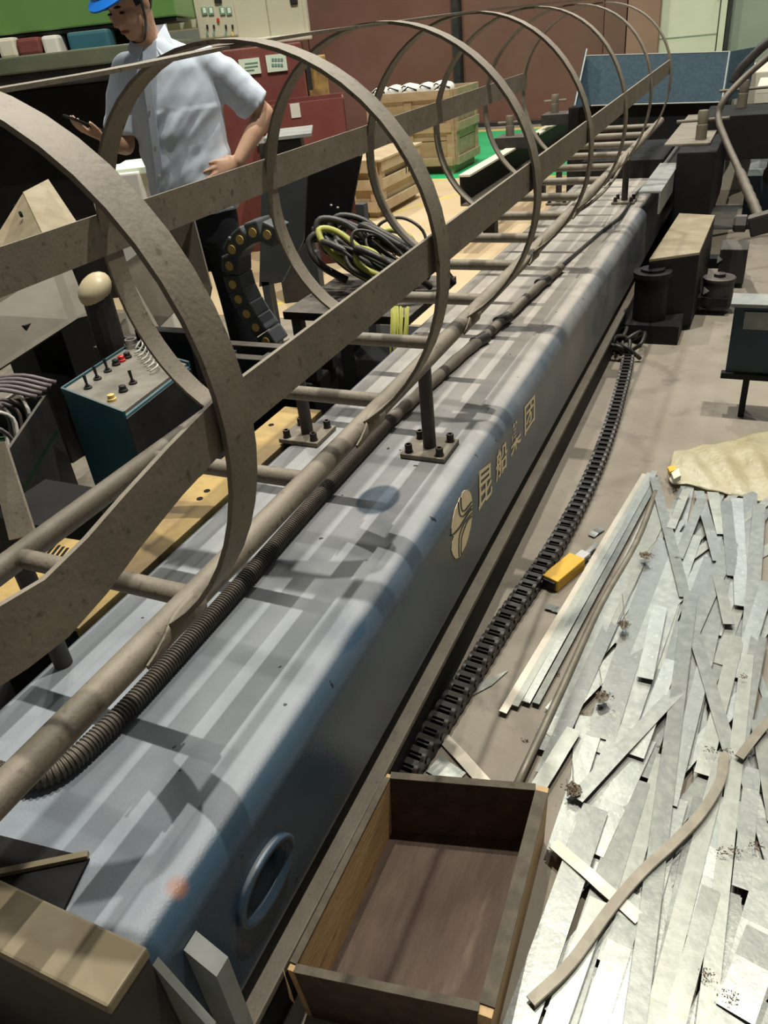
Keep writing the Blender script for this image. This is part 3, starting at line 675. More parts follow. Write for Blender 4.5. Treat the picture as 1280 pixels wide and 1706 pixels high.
# bubble wrap sheet
gx, gy = 16, 8; c00, c10, c01, c11 = (1112, 800), (1300, 838), (1122, 752), (1300, 722)
mb = MB(); vs = []
for j in range(gy+1):
    for i in range(gx+1):
        s, t = i/gx, j/gy; p = (V(*c00)*(1-s)+V(*c10)*s)*(1-t)+(V(*c01)*(1-s)+V(*c11)*s)*t
        hgt = .012+.03*math.sin(math.pi*t)*(.6+.5*math.sin(i*1.3+j))+.03*s*t
        w = PZ(p[0]+random.uniform(-4, 4), p[1]+random.uniform(-3, 3), .02); w[2] = max(.006, hgt+random.uniform(0, .008)); vs.append(w)
mb.add(vs, [(j*(gx+1)+i, j*(gx+1)+i+1, (j+1)*(gx+1)+i+1, (j+1)*(gx+1)+i) for j in range(gy) for i in range(gx)])
bw = mb.build('bubble_wrap', M['plastic_wrap'], smooth=True); tag(bw, 'crumpled yellowish sheet of bubble wrap above the strip heap', 'plastic wrap')
md = bw.modifiers.new('s', 'SUBSURF'); md.levels = 2; md.render_levels = 2
md = bw.modifiers.new('t', 'SOLIDIFY'); md.thickness = .002
nt = M['plastic_wrap'].node_tree; nt.nodes['Principled BSDF'].inputs['Transmission Weight'].default_value = .35
tag(MB().prism([PZ(*q, .045) for q in [(1118,795),(1130,788),(1134,800),(1122,806)]], (0,0,.02)).build('plastic_bottle_cap', M['white']), 'small white plastic scrap at the top of the strip heap', 'plastic scrap')
tag(MB().prism([PZ(*q, .04) for q in [(1112,782),(1124,778),(1127,786),(1116,790)]], (0,0,.01)).build('yellow_scrap', M['yellow']), 'small yellow scrap at the top tip of the heap', 'plastic scrap')

# ------------------------------------------------------------------ drive unit and blue cabinet on the right
du = thing('drive_unit', (.38, 4.0, 0), 'black drive unit with tan dusty cover standing right of the mast', 'drive unit')
t0, t1, t2, t3 = PZ(1082,432,.41), PZ(1166,420,.41), PZ(1192,358,.41), PZ(1132,355,.41)
ps = [t0, t1, t2, t3]
MB().hexa([*(p*V(1,1,0)+V(0,0,.03) for p in ps), *(p*V(1,1,0)+V(0,0,.395) for p in ps)]).build('housing', M['dark_clean'], du, bevel=.004)
MB().hexa([*(p*V(1,1,0)+V(0,0,.395) for p in ps), *ps]).build('cover_plate', M['tanplate'], du, bevel=.003)
MB().box(.19, .46, 3.3, 3.55, 0, .10).build('foot', M['dark_clean'], du, bevel=.004)
MB().lathe((.295, 3.42, .06), (0,0,1), [(.085,0),(.085,.26),(.095,.262),(.095,.285),(.06,.287),(.06,.30),(.02,.30)], 24).build('motor_can', M['dark_clean'], du, smooth=2)
MB().lathe((.60, 3.86, .03), (0,0,1), [(.075,0),(.08,.02),(.08,.15),(.085,.152),(.085,.165),(.03,.168),(.03,.185),(.005,.185)], 24).build('buffer', M['dark'], du, smooth=2)
MB().box(.57, .72, 4.30, 4.52, .03, .23).build('side_block', M['dark'], du, bevel=.004)
MB().box(.44, .66, 3.78, 3.94, .05, .10).build('bracket_arm', M['dark_clean'], du, bevel=.003)
MB().box(.46, .62, 4.36, 4.46, .1, .16).build('bracket_arm', M['dark_clean'], du, bevel=.003)
for (x, y, z) in ((.53, 3.775, .12), (.56, 4.297, .15)):
    MB().prism([(x, y, z), (x+.03, y, z+.022), (x, y, z+.045)], (0, -.002, 0)).build('warning_mark', M['plate_edge'], du)
# blue cabinet
bc = thing('blue_cabinet', (.95, 2.75, 0), 'dark blue metal cabinet with pale upper panel at the right edge of frame', 'cabinet')
MB().box(.715, 1.3, 2.5, 2.60, .19, .475).build('body', M['blue_deep'], bc, bevel=.006)
MB().box(.70, 1.32, 2.48, 2.62, .475, .49).build('lid', M['plate_edge'], bc, bevel=.003)
MB().box(.755, 1.28, 2.494, 2.502, .385, .455).build('pale_panel', M['plate_edge'], bc)
MB().box(.70, 1.3, 2.485, 2.52, .175, .2).build('bottom_rim', M['dark_clean'], bc, bevel=.003)
for (x, y) in ((.80, 2.52), (1.25, 2.52), (.80, 2.58), (1.25, 2.58)):
    MB().box(x-.012, x+.012, y-.012, y+.012, 0, .19).build('leg', M['dark_clean'], bc)

# ------------------------------------------------------------------ far end: carriage, rail, trough
HR, HF = V(R0[0], R0[1], 0), V(-R0[1], R0[0], 0)    # horizontal right / away directions of the hall photograph's viewer
cb = tag(MB().box(.10, .225, 4.12, 5.75, .585, .597).box(.213, .225, 4.12, 5.75, .47, .585).build('channel_bar', M['plate_edge'], bevel=.002), 'grey steel angle bar lying on the far right shoulder of the mast', 'steel bar')
car = thing('end_carriage', (.3, 5.6, 0), 'black end carriage at the far end of the mast with clamp screws', 'crane carriage')
MB().box(-.42, .12, 5.05, 5.95, .506, .62).build('bridge_plate', M['dark_clean'], car, bevel=.006)
MB().box(.23, .46, 4.75, 5.9, .28, .70).build('side_frame', M['dark_clean'], car, bevel=.008)
MB().box(.30, .75, 5.55, 6.2, .52, .80).build('arm_block', M['dark_clean'], car, bevel=.006)
MB().box(.12, .40, 5.0, 6.5, .70, .715).build('top_plate', M['ladder'], car, bevel=.003)
MB().lathe((.33, 4.85, .06), (0,0,1), [(.10,0),(.11,.02),(.10,.05),(.05,.055),(.05,.24)], 20).build('guide_wheel', M['steel'], car, smooth=2)
MB().box(.28, .40, 4.9, 5.9, 0, .28).build('frame_leg', M['dark_clean'], car)
def clamp(x, y, z, name='clamp_screw', L_=.16, h=.16, parent=car, ang=0.2):
    p = MB().lathe((x, y, z), (0,0,1), [(.035,0),(.035,h*.55),(.03,h*.57),(.034,h*.75),(.034,h),(.03,h+.012)], 14).build(name, M['greyplate'], parent, smooth=2)
    d = V(math.cos(ang), math.sin(ang), 0)*L_
    MB().cyl(V(x, y, z+h*.72)-d, V(x, y, z+h*.72)+d, .010, 8).build('tommy_bar', M['greyplate'], p, smooth=2)
clamp(.33, 5.15, .715); clamp(.52, 6.0, .80)
# machine with pipes on the far right
rm = thing('hydraulic_unit', (.95, 6.6, 0), 'dark hydraulic machine with black hoses at the far right', 'machine')
MB().box(.62, 1.6, 6.2, 7.2, .0, .30).build('base', M['blue_deep'], rm, bevel=.01)
MB().box(.75, 1.5, 6.3, 6.9, .30, .86).build('body', M['dark_clean'], rm, bevel=.01)
MB().box(.60, 1.6, 6.2, 7.0, .86, .90).build('table', M['white'], rm, bevel=.005)
for i in range(7):
    a = V(.66+.05*i, 6.25, .55+.05*random.random()); MB().tube(catmull([a, a+V(.05, -.18, .1), a+V(.12, -.22, -.12), a+V(.16, -.1, -.35)], 5), .014, 8).build('hydraulic_hose', M['cable_black'], rm, smooth=True)
MB().lathe((.80, 6.1, .33), (0,-1,0), [(.07,0),(.07,.05),(.055,.06),(.02,.06)], 18).build('hand_wheel', M['dark_clean'], rm, smooth=2)
tag(MB().hexa([(.40,7.2,0),(1.9,7.2,0),(1.9,8.2,0),(.40,8.2,0),(.40,7.2,.93),(1.9,7.2,.93),(1.9,8.2,.93),(.40,8.2,.93)]).build('work_table', M['white'], bevel=.01), 'cream topped work table behind the dark machine at far right', 'table')
# thick hose hanging on the right
hpx = [((1320, 60), 5.2), ((1280, 95), 5.15), ((1240, 130), 5.1), ((1208, 165), 5.0), ((1197, 195), 4.95), ((1210, 235), 4.75), ((1228, 275), 4.5), ((1243, 310), 4.2), ((1258, 345), 3.95), ((1268, 372), 3.8)]
hh = [PY(*q, y) for q, y in hpx]
th_ = thing('hanging_hose', tuple(hh[-1]*V(1,1,0)), 'thick dusty hose hanging down at the right with a brass coloured coupling', 'hose')
MB().tube(catmull(hh, 6), [.020]*(len(hh)*6-5), 12).build('hose', M['hose'], th_, smooth=True)
hc_ = catmull(hh, 6)[38:]
MB().tube(hc_, [.025+.003*(i % 2) for i in range(len(hc_))], 12).build('spiral_guard', M['hose'], th_, smooth=2)
e = hh[-1]; MB().obox(e, (1,0,.3), (0,1,0), (-.3,0,1), .11, .09, .1).build('coupling', M['dark'], th_, bevel=.01)
MB().lathe(e-V(.13,0,0), (1,0,0), [(.035,0),(.045,.01),(.045,.06),(.03,.065),(.03,.09)], 6).build('hex_nut', M['dark'], th_)
h2 = [PY(*q, 5.6) for q in [(1310, 52), (1278, 72), (1250, 98), (1232, 118), (1222, 138)]]
tag(MB().tube(catmull(h2, 6), .03, 10).build('black_hose', M['cable_black'], smooth=True), 'black hose crossing behind the hanging hose at top right', 'hose')
# blue trough
tr = thing('blue_trough', (-.2, 6.7, .45), 'blue speckled steel trough with flared ends standing beyond the ladder end', 'steel trough')
b0, b1 = PY(985, 176, 6.5), PY(1203, 170, 6.5); t0_, t1_ = PY(975, 93, 6.85), PY(1216, 86, 6.85)
MB().prism([b0, b1, t1_, t0_], (0, .014, 0)).build('face_plate', M['navy'], tr, bevel=.002)
l0, l1 = PY(958, 176, 6.3), PY(978, 82, 6.75)
MB().prism([b0, t0_, l1, l0], (-.012, 0, 0)).build('end_plate', M['navy'], tr)
r0_, r1_ = PY(1206, 170, 6.3), PY(1222, 72, 6.75)
MB().prism([b1, t1_, t1_+V(.18, .35, 0), b1+V(.16, .35, 0)], (.012, 0, 0)).build('end_plate', M['navy'], tr)
MB().tube([b0, b1], .006, 6).build('bottom_edge', M['plate_edge'], tr); MB().tube([t0_, t1_], .006, 6).build('top_edge', M['plate_edge'], tr)
MB().tube([l0, l1], .007, 6).build('side_edge', M['plate_edge'], tr); MB().tube([b1, t1_], .007, 6).build('side_edge', M['plate_edge'], tr)
MB().box(-.85, .40, 6.55, 7.2, .0, b0[2]-.01).build('stand', M['dark_clean'], tr, bevel=.01)
# left channel rail
rl = thing('channel_rail', (-1.05, 6.3, 0), 'dark steel channel rail with white top edge left of the ladder far end', 'rail')
ra, rb_ = PZ(768, 318, .48), PZ(1003, 172, .48)
dxr = nrm(rb_-ra); sxr = nrm(np.cross(dxr, (0,0,1)))
rb_ = ra+dxr*4.6
mid = (ra+rb_)/2; Lr = np.linalg.norm(rb_-ra)
MB().obox(mid, dxr, sxr, (0,0,1), Lr, .012, .2).build('web', M['dark_clean'], rl)
MB().obox(mid+sxr*.03+V(0,0,.1), dxr, sxr, (0,0,1), Lr, .085, .014).build('top_flange', M['white'], rl)  # white colour paints the light along the rail's top edge
MB().obox(mid+sxr*.05+V(0,0,-.1), dxr, sxr, (0,0,1), Lr, .11, .014).build('bottom_flange', M['greyplate'], rl)
for t in (.15, .5, .9):
    p = ra+dxr*Lr*t; MB().box(p[0]-.05, p[0]+.05, p[1]-.05, p[1]+.05, 0, .372).build('support_leg', M['dark_clean'], rl)
for (px, py, yy) in ((850, 215, 6.2), (925, 178, 7.2)):
    p = PY(px, py, yy); MB().box(p[0]-.1, p[0]+.22, p[1]-.12, p[1]+.12, p[2]-.14, p[2]-.05).build('clamp_block', M['dark'], rl, bevel=.004)
    clamp(p[0], p[1], p[2]-.05, 'clamp_screw', .1, .14, rl, .1)

# ------------------------------------------------------------------ crates
def crate(name, x0, x1, y0, y1, z0, z1, label, m, nf=3):
    c = thing(name, ((x0+x1)/2, (y0+y1)/2, 0), label, 'wooden crate')
    h = (z1-z0)/nf
    for k in range(nf):
        for (a0, a1, b0, b1) in ((x0, x1, y0-.02, y0), (x1, x1+.02, y0, y1), (x0, x1, y1, y1+.02), (x0-.02, x0, y0, y1)):
            MB().box(a0, a1, b0, b1, z0+k*h+.004, z0+(k+1)*h-.004).build('plank', m, c, bevel=.003)
    w = .09
    for xx in (x0, (x0+x1)/2-w/2, x1-w+.02): MB().box(xx, xx+w, y0-.04, y0-.021, z0, z1).build('batten', m, c, bevel=.003)
    for yy in (y0, y1-w): MB().box(x1+.021, x1+.04, yy, yy+w, z0, z1).build('batten', m, c, bevel=.003)
    for zz in (z0, z0+(z1-z0)*.45, z1-w):
        MB().box(x0, x1, y0-.06, y0-.041, zz, zz+w).build('batten', m, c, bevel=.003); MB().box(x1+.041, x1+.058, y0, y1, zz, zz+w).build('batten', m, c, bevel=.003)
    MB().box(x0, x1, y0, y1, z0, z0+.02).build('bottom', m, c)
    if z0 > .02:
        for xx in (x0+.02, x1-.12): MB().box(xx, xx+.1, y0, y1, 0, z0).build('skid', m, c)
    return c
kx0 = PY(610, 155, 8.5)[0]; kx1 = PY(752, 145, 8.5)[0]; kz = PY(752, 148, 8.5)[2]
c1 = crate('wooden_crate', kx0, kx1, 8.5, 9.3, .1, kz, 'large wooden crate filled with white bundles in front of the red wall', M['crate'])
MB().box(kx0, kx1, 8.5, 9.3, kz-.12, kz-.1).build('inner_board', M['dark'], c1)
for i in range(7):
    x = kx0+.12+(kx1-kx0-.25)*i/6; y = 8.62+.1*(i % 3); z = kz-.1
    t = thing('white_bundle', (x, y, z), ['folded white bundle lying at the left end of the large crate', 'small white bundle second from left in the large crate', 'round white bundle with a dark mark in the large crate', 'white bundle in the middle of the large crate', 'black and white bundle right of the middle in the large crate', 'white bundle near the right end of the large crate', 'white bundle at the right end of the large crate'][i], 'bundle', 'white bundles in the crate')
    MB().ball((x, y, z+.08), (.12, .03, .02), (0, .1, .02), (0, 0, .09), 14, 8).build('wrap', M['whitebag'], t, smooth=True)
    MB().tube([(x-.09, y-.06, z+.1), (x, y-.1, z+.15), (x+.09, y-.05, z+.11)], .008, 6).build('tie', M['rubber'], t)
q0 = PZ(634, 352, .06)
c2_ = crate('wooden_crate', q0[0]-.55, q0[0], q0[1], q0[1]+.95, .06, .50, 'small pale wooden crate with dark handling marks right of the black panel', M['crate_pale'], 2)
MB().box(q0[0]-.56, q0[0]+.07, q0[1]-.06, q0[1]+1.0, .50, .52).build('lid', M['crate_pale'], c2_, bevel=.003)
for k in range(3):
    yy = q0[1]+.55+.06*k; MB().box(q0[0]+.0595, q0[0]+.061, yy, yy+.02, .30, .38).build('printed_mark', M['rubber'], c2_)
    MB().prism([(q0[0]+.0595, yy-.012, .38), (q0[0]+.0595, yy+.032, .38), (q0[0]+.0595, yy+.01, .41)], (.0015, 0, 0)).build('printed_mark', M['rubber'], c2_)

# ------------------------------------------------------------------ background machines and cabinets, left
def bg(px0, px1, pt, pb, dist, depth, name, m, parent=None, bevel=.01, floor=False, label=None, origin=None):
    def P(x, y): d = ray(x, y); return CAM+d*dist/(d@HF)
    a, b, t = P(px0, pb), P(px1, pb), P((px0+px1)/2, pt); bo = P((px0+px1)/2, pb)
    z0, z1 = (0 if floor else bo[2]), t[2]; u0, u1 = (a-CAM)@HR, (b-CAM)@HR
    o = CAM*V(1,1,0)+HF*dist; p = [o+HR*u0, o+HR*u1, o+HR*u1+HF*depth, o+HR*u0+HF*depth]
    return MB().hexa([*(q+V(0,0,z0) for q in p), *(q+V(0,0,z1) for q in p)]).build(name, m, parent, bevel=bevel, label=label)
def bgthing(px, pb, dist, name, label, cat):
    d = ray(px, pb); q = CAM+d*dist/(d@HF); return thing(name, (q[0], q[1], 0), label, cat)
# beige control cabinet on a red base
bcab = bgthing(400, 85, 7.2, 'control_cabinet', 'beige electrical control cabinet with gauges and switches behind the man', 'cabinet')
bg(335, 518, -60, 70, 7.2, .5, 'body', M['beige'], bcab)
dr1 = bg(452, 510, -60, 62, 7.18, .02, 'door', M['beige'], bcab)
bg(484, 497, -10, 8, 7.165, .02, 'lock', M['rubber'], dr1)
pn = bg(333, 398, -20, 62, 7.17, .03, 'switch_panel', M['beige'], bcab)
for x in (341, 352, 371, 382):
    g_ = bg(x-4, x+5, 11, 25, 7.16, .012, 'gauge', M['print'], pn, bevel=.004); bg(x-2, x+3, 13, 22, 7.157, .006, 'gauge_glass', M['paper'], g_, bevel=.002)
for x in (346, 357, 377, 388):
    bg(x-1.5, x+1.5, 41, 48, 7.155, .02, 'switch', M['rubber'], pn, bevel=.003); bg(x-1.5, x+1.5, 53, 60, 7.155, .02, 'switch', M['button_yellow'] if x > 380 else M['print'], pn, bevel=.003)
bg(362, 366, 30, 37, 7.155, .02, 'red_lamp', M['button_red'], pn, bevel=.003)
bg(358, 370, -6, 5, 7.155, .02, 'dark_meter', M['rubber'], pn, bevel=.003)
bg(262, 335, 10, 50, 7.6, .4, 'side_box', M['white'], bcab)
bg(290, 520, 66, 78, 7.1, .6, 'plinth', M['white'], bcab, floor=False)
rc = bgthing(450, 200, 6.9, 'red_cabinet', 'dark red steel cabinet with two pale paper notices below the beige cabinet', 'cabinet')
bg(300, 522, 80, 240, 6.9, .7, 'body', M['red'], rc, floor=True)
n1 = bg(401, 436, 97, 124, 6.885, .012, 'paper_notice', M['paper'], rc, 0); n2 = bg(446, 480, 90, 119, 6.885, .012, 'paper_notice', M['paper'], rc, 0)
for (a, b, y) in ((408, 430, 104), (408, 430, 110), (408, 424, 116)): bg(a, b, y, y+2, 6.882, .002, 'printed_line', M['print'], n1, 0)
for (a, b, y) in ((453, 472, 97), (453, 474, 106)):
    for k in range(4): bg(a+k*5, a+k*5+4, y, y+5, 6.882, .002, 'printed_line', M['print'], n2, 0)
for y in (203, 222, 238): bg(428, 446, y, y+4, 6.87, .03, 'white_slot', M['white'], rc, 0)
bg(515, 522, 95, 150, 6.87, .03, 'door_edge', M['dark'], rc, 0)
tag(bg(522, 554, 92, 200, 7.3, .3, 'yellow_board', M['yellow_paint'], floor=True), 'yellowish board standing between the red cabinet and red wall', 'board')
rbn = bgthing(520, 250, 6.2, 'red_bin', 'open dark red steel bin with a white scrape on its front', 'steel bin')
bg(452, 588, 168, 300, 6.2, .012, 'side_wall', M['red'], rbn, .002, floor=True); bg(452, 588, 160, 300, 6.75, .012, 'side_wall', M['red'], rbn, .002, floor=True)
bg(452, 455, 164, 300, 6.2, .55, 'side_wall', M['red'], rbn, .002, floor=True); bg(585, 588, 164, 300, 6.2, .55, 'side_wall', M['red'], rbn, .002, floor=True)
bg(452, 588, 290, 300, 6.2, .55, 'bottom', M['dark'], rbn, .002, floor=True)
bg(486, 502, 172, 196, 6.195, .004, 'white_scrape', M['whitebag'], rbn, 0)
tag(bg(440, 520, 226, 232, 5.2, .5, 'steel_sheet', M['plate_edge'], floor=False, bevel=.002), 'thin pale steel sheet edge lying below the red bin', 'steel sheet')
st_ = bgthing(470, 240, 5.25, 'sheet_stand', 'dark block under the pale sheet below the red bin', 'stand'); bg(445, 515, 233, 330, 5.25, .4, 'body', M['dark'], st_, floor=True); 
# green machine
gm_ = bgthing(110, 60, 6.3, 'green_machine', 'large green machine with openings and grey-green table at top left', 'machine')
bg(-160, 300, -160, 52, 6.3, 1.0, 'upper_beam', M['green'], gm_)
bg(-160, 300, 54, 60, 6.32, .5, 'dark_lip', M['dark'], gm_, 0)
bg(-160, 285, 60, 130, 6.9, .2, 'recess', M['dark'], gm_, 0)
for (a, b, t, bb, k) in ((2, 32, 62, 98, 'white'), (32, 72, 62, 92, 'red'), (76, 104, 58, 94, 'whitebag'), (118, 188, 50, 88, 'blue')):
    bg(a, b, t, bb, 6.22, .2, 'stored_part', M[k], gm_, .02)
bg(66, 76, 56, 100, 6.4, .15, 'strut', M['dark'], gm_, 0); bg(106, 116, 52, 96, 6.4, .15, 'strut', M['dark'], gm_, 0)
gt = bg(-200, 285, 92, 122, 5.6, 1.1, 'table', M['greentable'], gm_)
bg(-200, 285, 122, 150, 5.62, .8, 'apron', M['dark'], gm_)
bg(-200, 285, 150, 420, 5.9, .7, 'lower_body', M['dark_clean'], gm_, floor=True)
# pale sheets behind the man
ps_ = bgthing(220, 310, 4.6, 'pale_carton', 'pale cream carton with creased top behind the man at hip height', 'carton')
bg(178, 262, 288, 420, 4.6, .5, 'body', M['whitebag'], ps_, floor=True); bg(182, 258, 280, 292, 4.65, .42, 'flap', M['paper'], ps_, .004)

# ------------------------------------------------------------------ scrap and machine parts left of the mast
mf = thing('machine_bed', (-1.35, 1.85, 0), 'low dark machine bed with ribs in front of the man', 'machine')  # ribbed dark block added to fill the dark area in front of the man
MB().box(-1.95, -.80, 1.74, 1.96, 0, .34).build('bed', M['dark_clean'], mf, bevel=.01)
MB().box(-1.95, -.78, 1.76, 1.81, .34, .42).build('rail', M['dark'], mf, bevel=.004); MB().box(-1.95, -.78, 1.90, 1.95, .34, .42).build('rail', M['dark'], mf, bevel=.004)
for i in range(4):
    MB().box(-1.75+.22*i, -1.69+.22*i, 1.815, 1.895, .34, .40).build('rib', M['slate'], mf, bevel=.004)
# control console
zt = .5
A, Bq, Cq, Dq = PZ(207,688,zt), PZ(103,648,zt), PZ(230,565,zt), PZ(315,605,zt)
Cq = Bq+Dq-A
con = thing('control_console', tuple((A+Cq)/2*V(1,1,0)), 'blue control box with toggle switches on its grey top beside the ladder', 'control box')
lowr = lambda p, z: p*V(1,1,0)+V(0,0,z)
MB().hexa([lowr(A,0), lowr(Dq,0), lowr(Cq,0), lowr(Bq,0), A-V(0,0,.012), Dq-V(0,0,.012), Cq-V(0,0,.012), Bq-V(0,0,.012)]).build('case', M['blue'], con, bevel=.005)
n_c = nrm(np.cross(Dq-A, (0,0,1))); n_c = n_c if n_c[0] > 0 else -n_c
MB().hexa([lowr(A,.02)+n_c*.0005, lowr(Dq,.02)+n_c*.0005, lowr(Dq,.02)+n_c*.004, lowr(A,.02)+n_c*.004, lowr(A,.478)+n_c*.0005, lowr(Dq,.478)+n_c*.0005, lowr(Dq,.478)+n_c*.004, lowr(A,.478)+n_c*.004]).build('side_panel', M['dark'], con)  # thin dark sheet over the right face of the case
cc = (A+Cq)/2; sh = lambda p: cc+(p-cc)*.955
MB().hexa([sh(A)-V(0,0,.014), sh(Dq)-V(0,0,.014), sh(Cq)-V(0,0,.014), sh(Bq)-V(0,0,.014), sh(A), sh(Dq), sh(Cq), sh(Bq)]).build('top_panel', M['panelgrey'], con, bevel=.002)
for (p, q) in ((Bq, Cq), (Bq, A), (Cq, Dq)): MB().bar(p-V(0,0,.004), q-V(0,0,.004), .008, .02).build('rim', M['blue'], con)
for (x, y) in ((147, 645), (163, 630), (180, 617), (222, 637)):
    c = PZ(x, y+2, zt); t = MB().lathe(c, (0,0,1), [(.016,0),(.016,.006),(.009,.008),(.009,.014)], 12).build('toggle_switch', M['rubber'], con, smooth=2)
    MB().cyl(c+V(0,0,.012), c+V(-.006,.004,.05), .0045, 8, .0065).build('lever', M['rubber'], t, smooth=2)
for (x, y, k) in ((194, 608, 'rubber'), (203, 602, 'button_red'), (213, 596, 'rubber'), (206, 652, 'rubber'), (187, 667, 'button_yellow')):
    c = PZ(x, y, zt); MB().lathe(c, (0,0,1), [(.017,0),(.017,.008),(.013,.01),(.013,.022),(.008,.024)], 14).build('push_button', M[k], con, smooth=2)
c = PZ(221, 578, zt); MB().lathe(c, (0,0,1), [(.032,0),(.032,.015),(.026,.016),(.026,.035),(.018,.035),(.018,.02)], 16).build('connector', M['steel'], con, smooth=2)
for i in range(6):
    c = PZ(225+5*i, 582+6*i, zt+.01); MB().tube(catmull([c, c+V(.02,.03,.03), c+V(.05,-.01,.015), c+V(.03,-.04,.0)], 4), .004, 6).build('wire', M['whitebag'], con, smooth=True)
# open junction box with wires
w0, w1 = PZ(13,752,.44), PZ(70,668,.44)
wd = nrm(w1-w0); wn = nrm(np.cross((0,0,1), wd))
jb = thing('junction_box', tuple((w0+w1)/2*V(1,1,0)+wn*.2*V(1,1,0)), 'open grey electrical box full of loose violet-grey wires at left edge', 'electrical box')
w1 = w0+wd*.48
def jwall(a, b): MB().hexa([lowr(a,0), lowr(b,0), lowr(b,0)+wn*.012, lowr(a,0)+wn*.012, a, b, b+wn*.012, a+wn*.012]).build('side_wall', M['dark'], jb)
jwall(w0, w1); jwall(w0+wn*.55, w1+wn*.55)
for p in (w0, w1): MB().hexa([lowr(p,0), lowr(p,0)+wd*.012, lowr(p+wn*.55,0)+wd*.012, lowr(p+wn*.55,0), p, p+wd*.012, p+wn*.55+wd*.012, p+wn*.55]).build('side_wall', M['dark'], jb)
MB().hexa([lowr(w0,.28), lowr(w1,.28), lowr(w1+wn*.5,.28), lowr(w0+wn*.5,.28), lowr(w0,.30), lowr(w1,.30), lowr(w1+wn*.5,.30), lowr(w0+wn*.5,.30)]).build('terminal_board', M['pcb'], jb)
for i in range(26):
    s, t = random.uniform(.05, .95), random.uniform(.05, .8); p = w0+wd*.48*s+wn*.5*t; p = lowr(p, .31)
    q = p+wd*random.uniform(-.2,.2)+wn*random.uniform(.05,.25)+V(0,0,random.uniform(.02,.12))
    MB().tube(catmull([p, p+V(0,0,.1)+wd*.03, (p+q)/2+V(0,0,.12), q, q+wn*.15-V(0,0,.05)], 4), .0075, 6).build('wire', M['wire_grey'] if i % 6 else M['whitebag'], jb, smooth=True)
for i in range(5):
    p = PZ(70+8*i, 660-6*i, .46)+wn*.02; MB().tube(catmull([p, p+wn*.15+V(0,0,.05), p+wn*.4+V(0,0,.02), p+wn*.7-V(0,0,.1)], 5), .009, 7).build('wire', M['wire_grey'], jb, smooth=True)
# sheet metal brackets
def plate(pts, th, m, name, label, cat='bracket', ext=None):
    a = V(*pts[1])-V(*pts[0]); b = V(*pts[2])-V(*pts[0]); n_ = nrm(np.cross(a, b))*th
    return n_
def bracket(name, label, faces, m, th=.006, cat='bracket', foot=None):
    z = min(min(p[2] for p in f) for f in faces); c = sum(faces[0])/len(faces[0])
    t = thing(name, (c[0], c[1], 0 if foot is None else foot), label, cat)
    for f in faces:
        n_ = nrm(np.cross(f[1]-f[0], f[2]-f[0]))*th; MB().prism(f, tuple(n_)).build('plate', m, t)
    return t
def q(*a): return [PZ(x, y, z) for (x, y, z) in a]
f1 = q((-30,432,.78), (38,322,1.0), (70,390,.88), (0,420,.80)); f1b = q((38,322,1.0), (70,390,.88), (128,372,.86), (80,300,1.02)); f1c = q((70,390,.88), (128,372,.86), (140,392,.74), (84,398,.72))
b1_ = bracket('bent_bracket', 'tan folded sheet-metal bracket with holes at the left edge', [f1, f1b, f1c], M['tanplate'])
p0 = sum(f1)/4; MB().box(p0[0]-.15, p0[0]+.15, p0[1]-.05, p0[1]+.2, 0, .80).build('stand', M['dark_clean'], b1_)
for (x, y) in ((28, 348), (36, 360)):
    c = PZ(x, y, .93); MB().cyl(c, c+V(.02,-.02,.02), .008, 10).build('bolt_hole', M['black'], b1_)
f2 = q((255,380,.92), (322,362,.95), (318,440,.76), (282,470,.70)); f2b = q((322,362,.95), (352,478,.70), (345,520,.60), (306,450,.74)); f2c = q((205,440,.75), (262,400,.83), (290,520,.55), (265,545,.50))
b2_ = bracket('folded_bracket', 'grey folded steel bracket with one hole between ladder hoops', [f2, f2b, f2c], M['greyplate'])
p0 = sum(f2)/4; MB().box(p0[0]-.14, p0[0]+.14, p0[1]-.22, min(1.73, p0[1]), 0, .55).build('stand', M['dark_clean'], b2_)
c = PZ(296, 371, .94); MB().cyl(c, c+V(.015,-.02,.012), .012, 10).build('bolt_hole', M['black'], b2_)
f3 = q((-40,520,.72), (96,432,.80), (130,530,.62), (-40,640,.50)); f3b = q((96,432,.80), (112,428,.80), (150,525,.62), (130,530,.62))
b3_ = bracket('steel_chute', 'broad dull grey steel chute panel lying at the left behind the cage', [f3, f3b], M['dullplate'], .01, 'steel panel')
p0 = sum(f3)/4; MB().box(p0[0]-.12, p0[0]+.05, p0[1]-.05, p0[1]+.12, 0, p0[2]-.02).build('stand', M['dark_clean'], b3_)
c = PZ(158, 482, .74); bd = thing('dome_cover', (c[0], c[1], .0), 'cream plastic dome cover lying behind the control box', 'cover')
MB().ball(c, (.072,0,.01), (0,.072,.02), (0,0,.06), 18, 10).build('dome', M['bulb'], bd, smooth=True); MB().lathe((c[0], c[1], 0), (0,0,1), [(.07,0),(.06,.5),(.06,c[2])], 14).build('base', M['dark'], bd)
fb1 = q((-25,735,.62), (8,735,.63), (58,890,.44), (15,900,.42))
b4_ = bracket('flat_bar_end', 'upright grey flat bar at the left edge beside the ladder', [fb1], M['ladder'], .008)
p0 = sum(fb1)/4; MB().box(p0[0]-.1, p0[0]+.1, p0[1]-.02, p0[1]+.2, 0, .43).build('stand', M['dark_clean'], b4_)
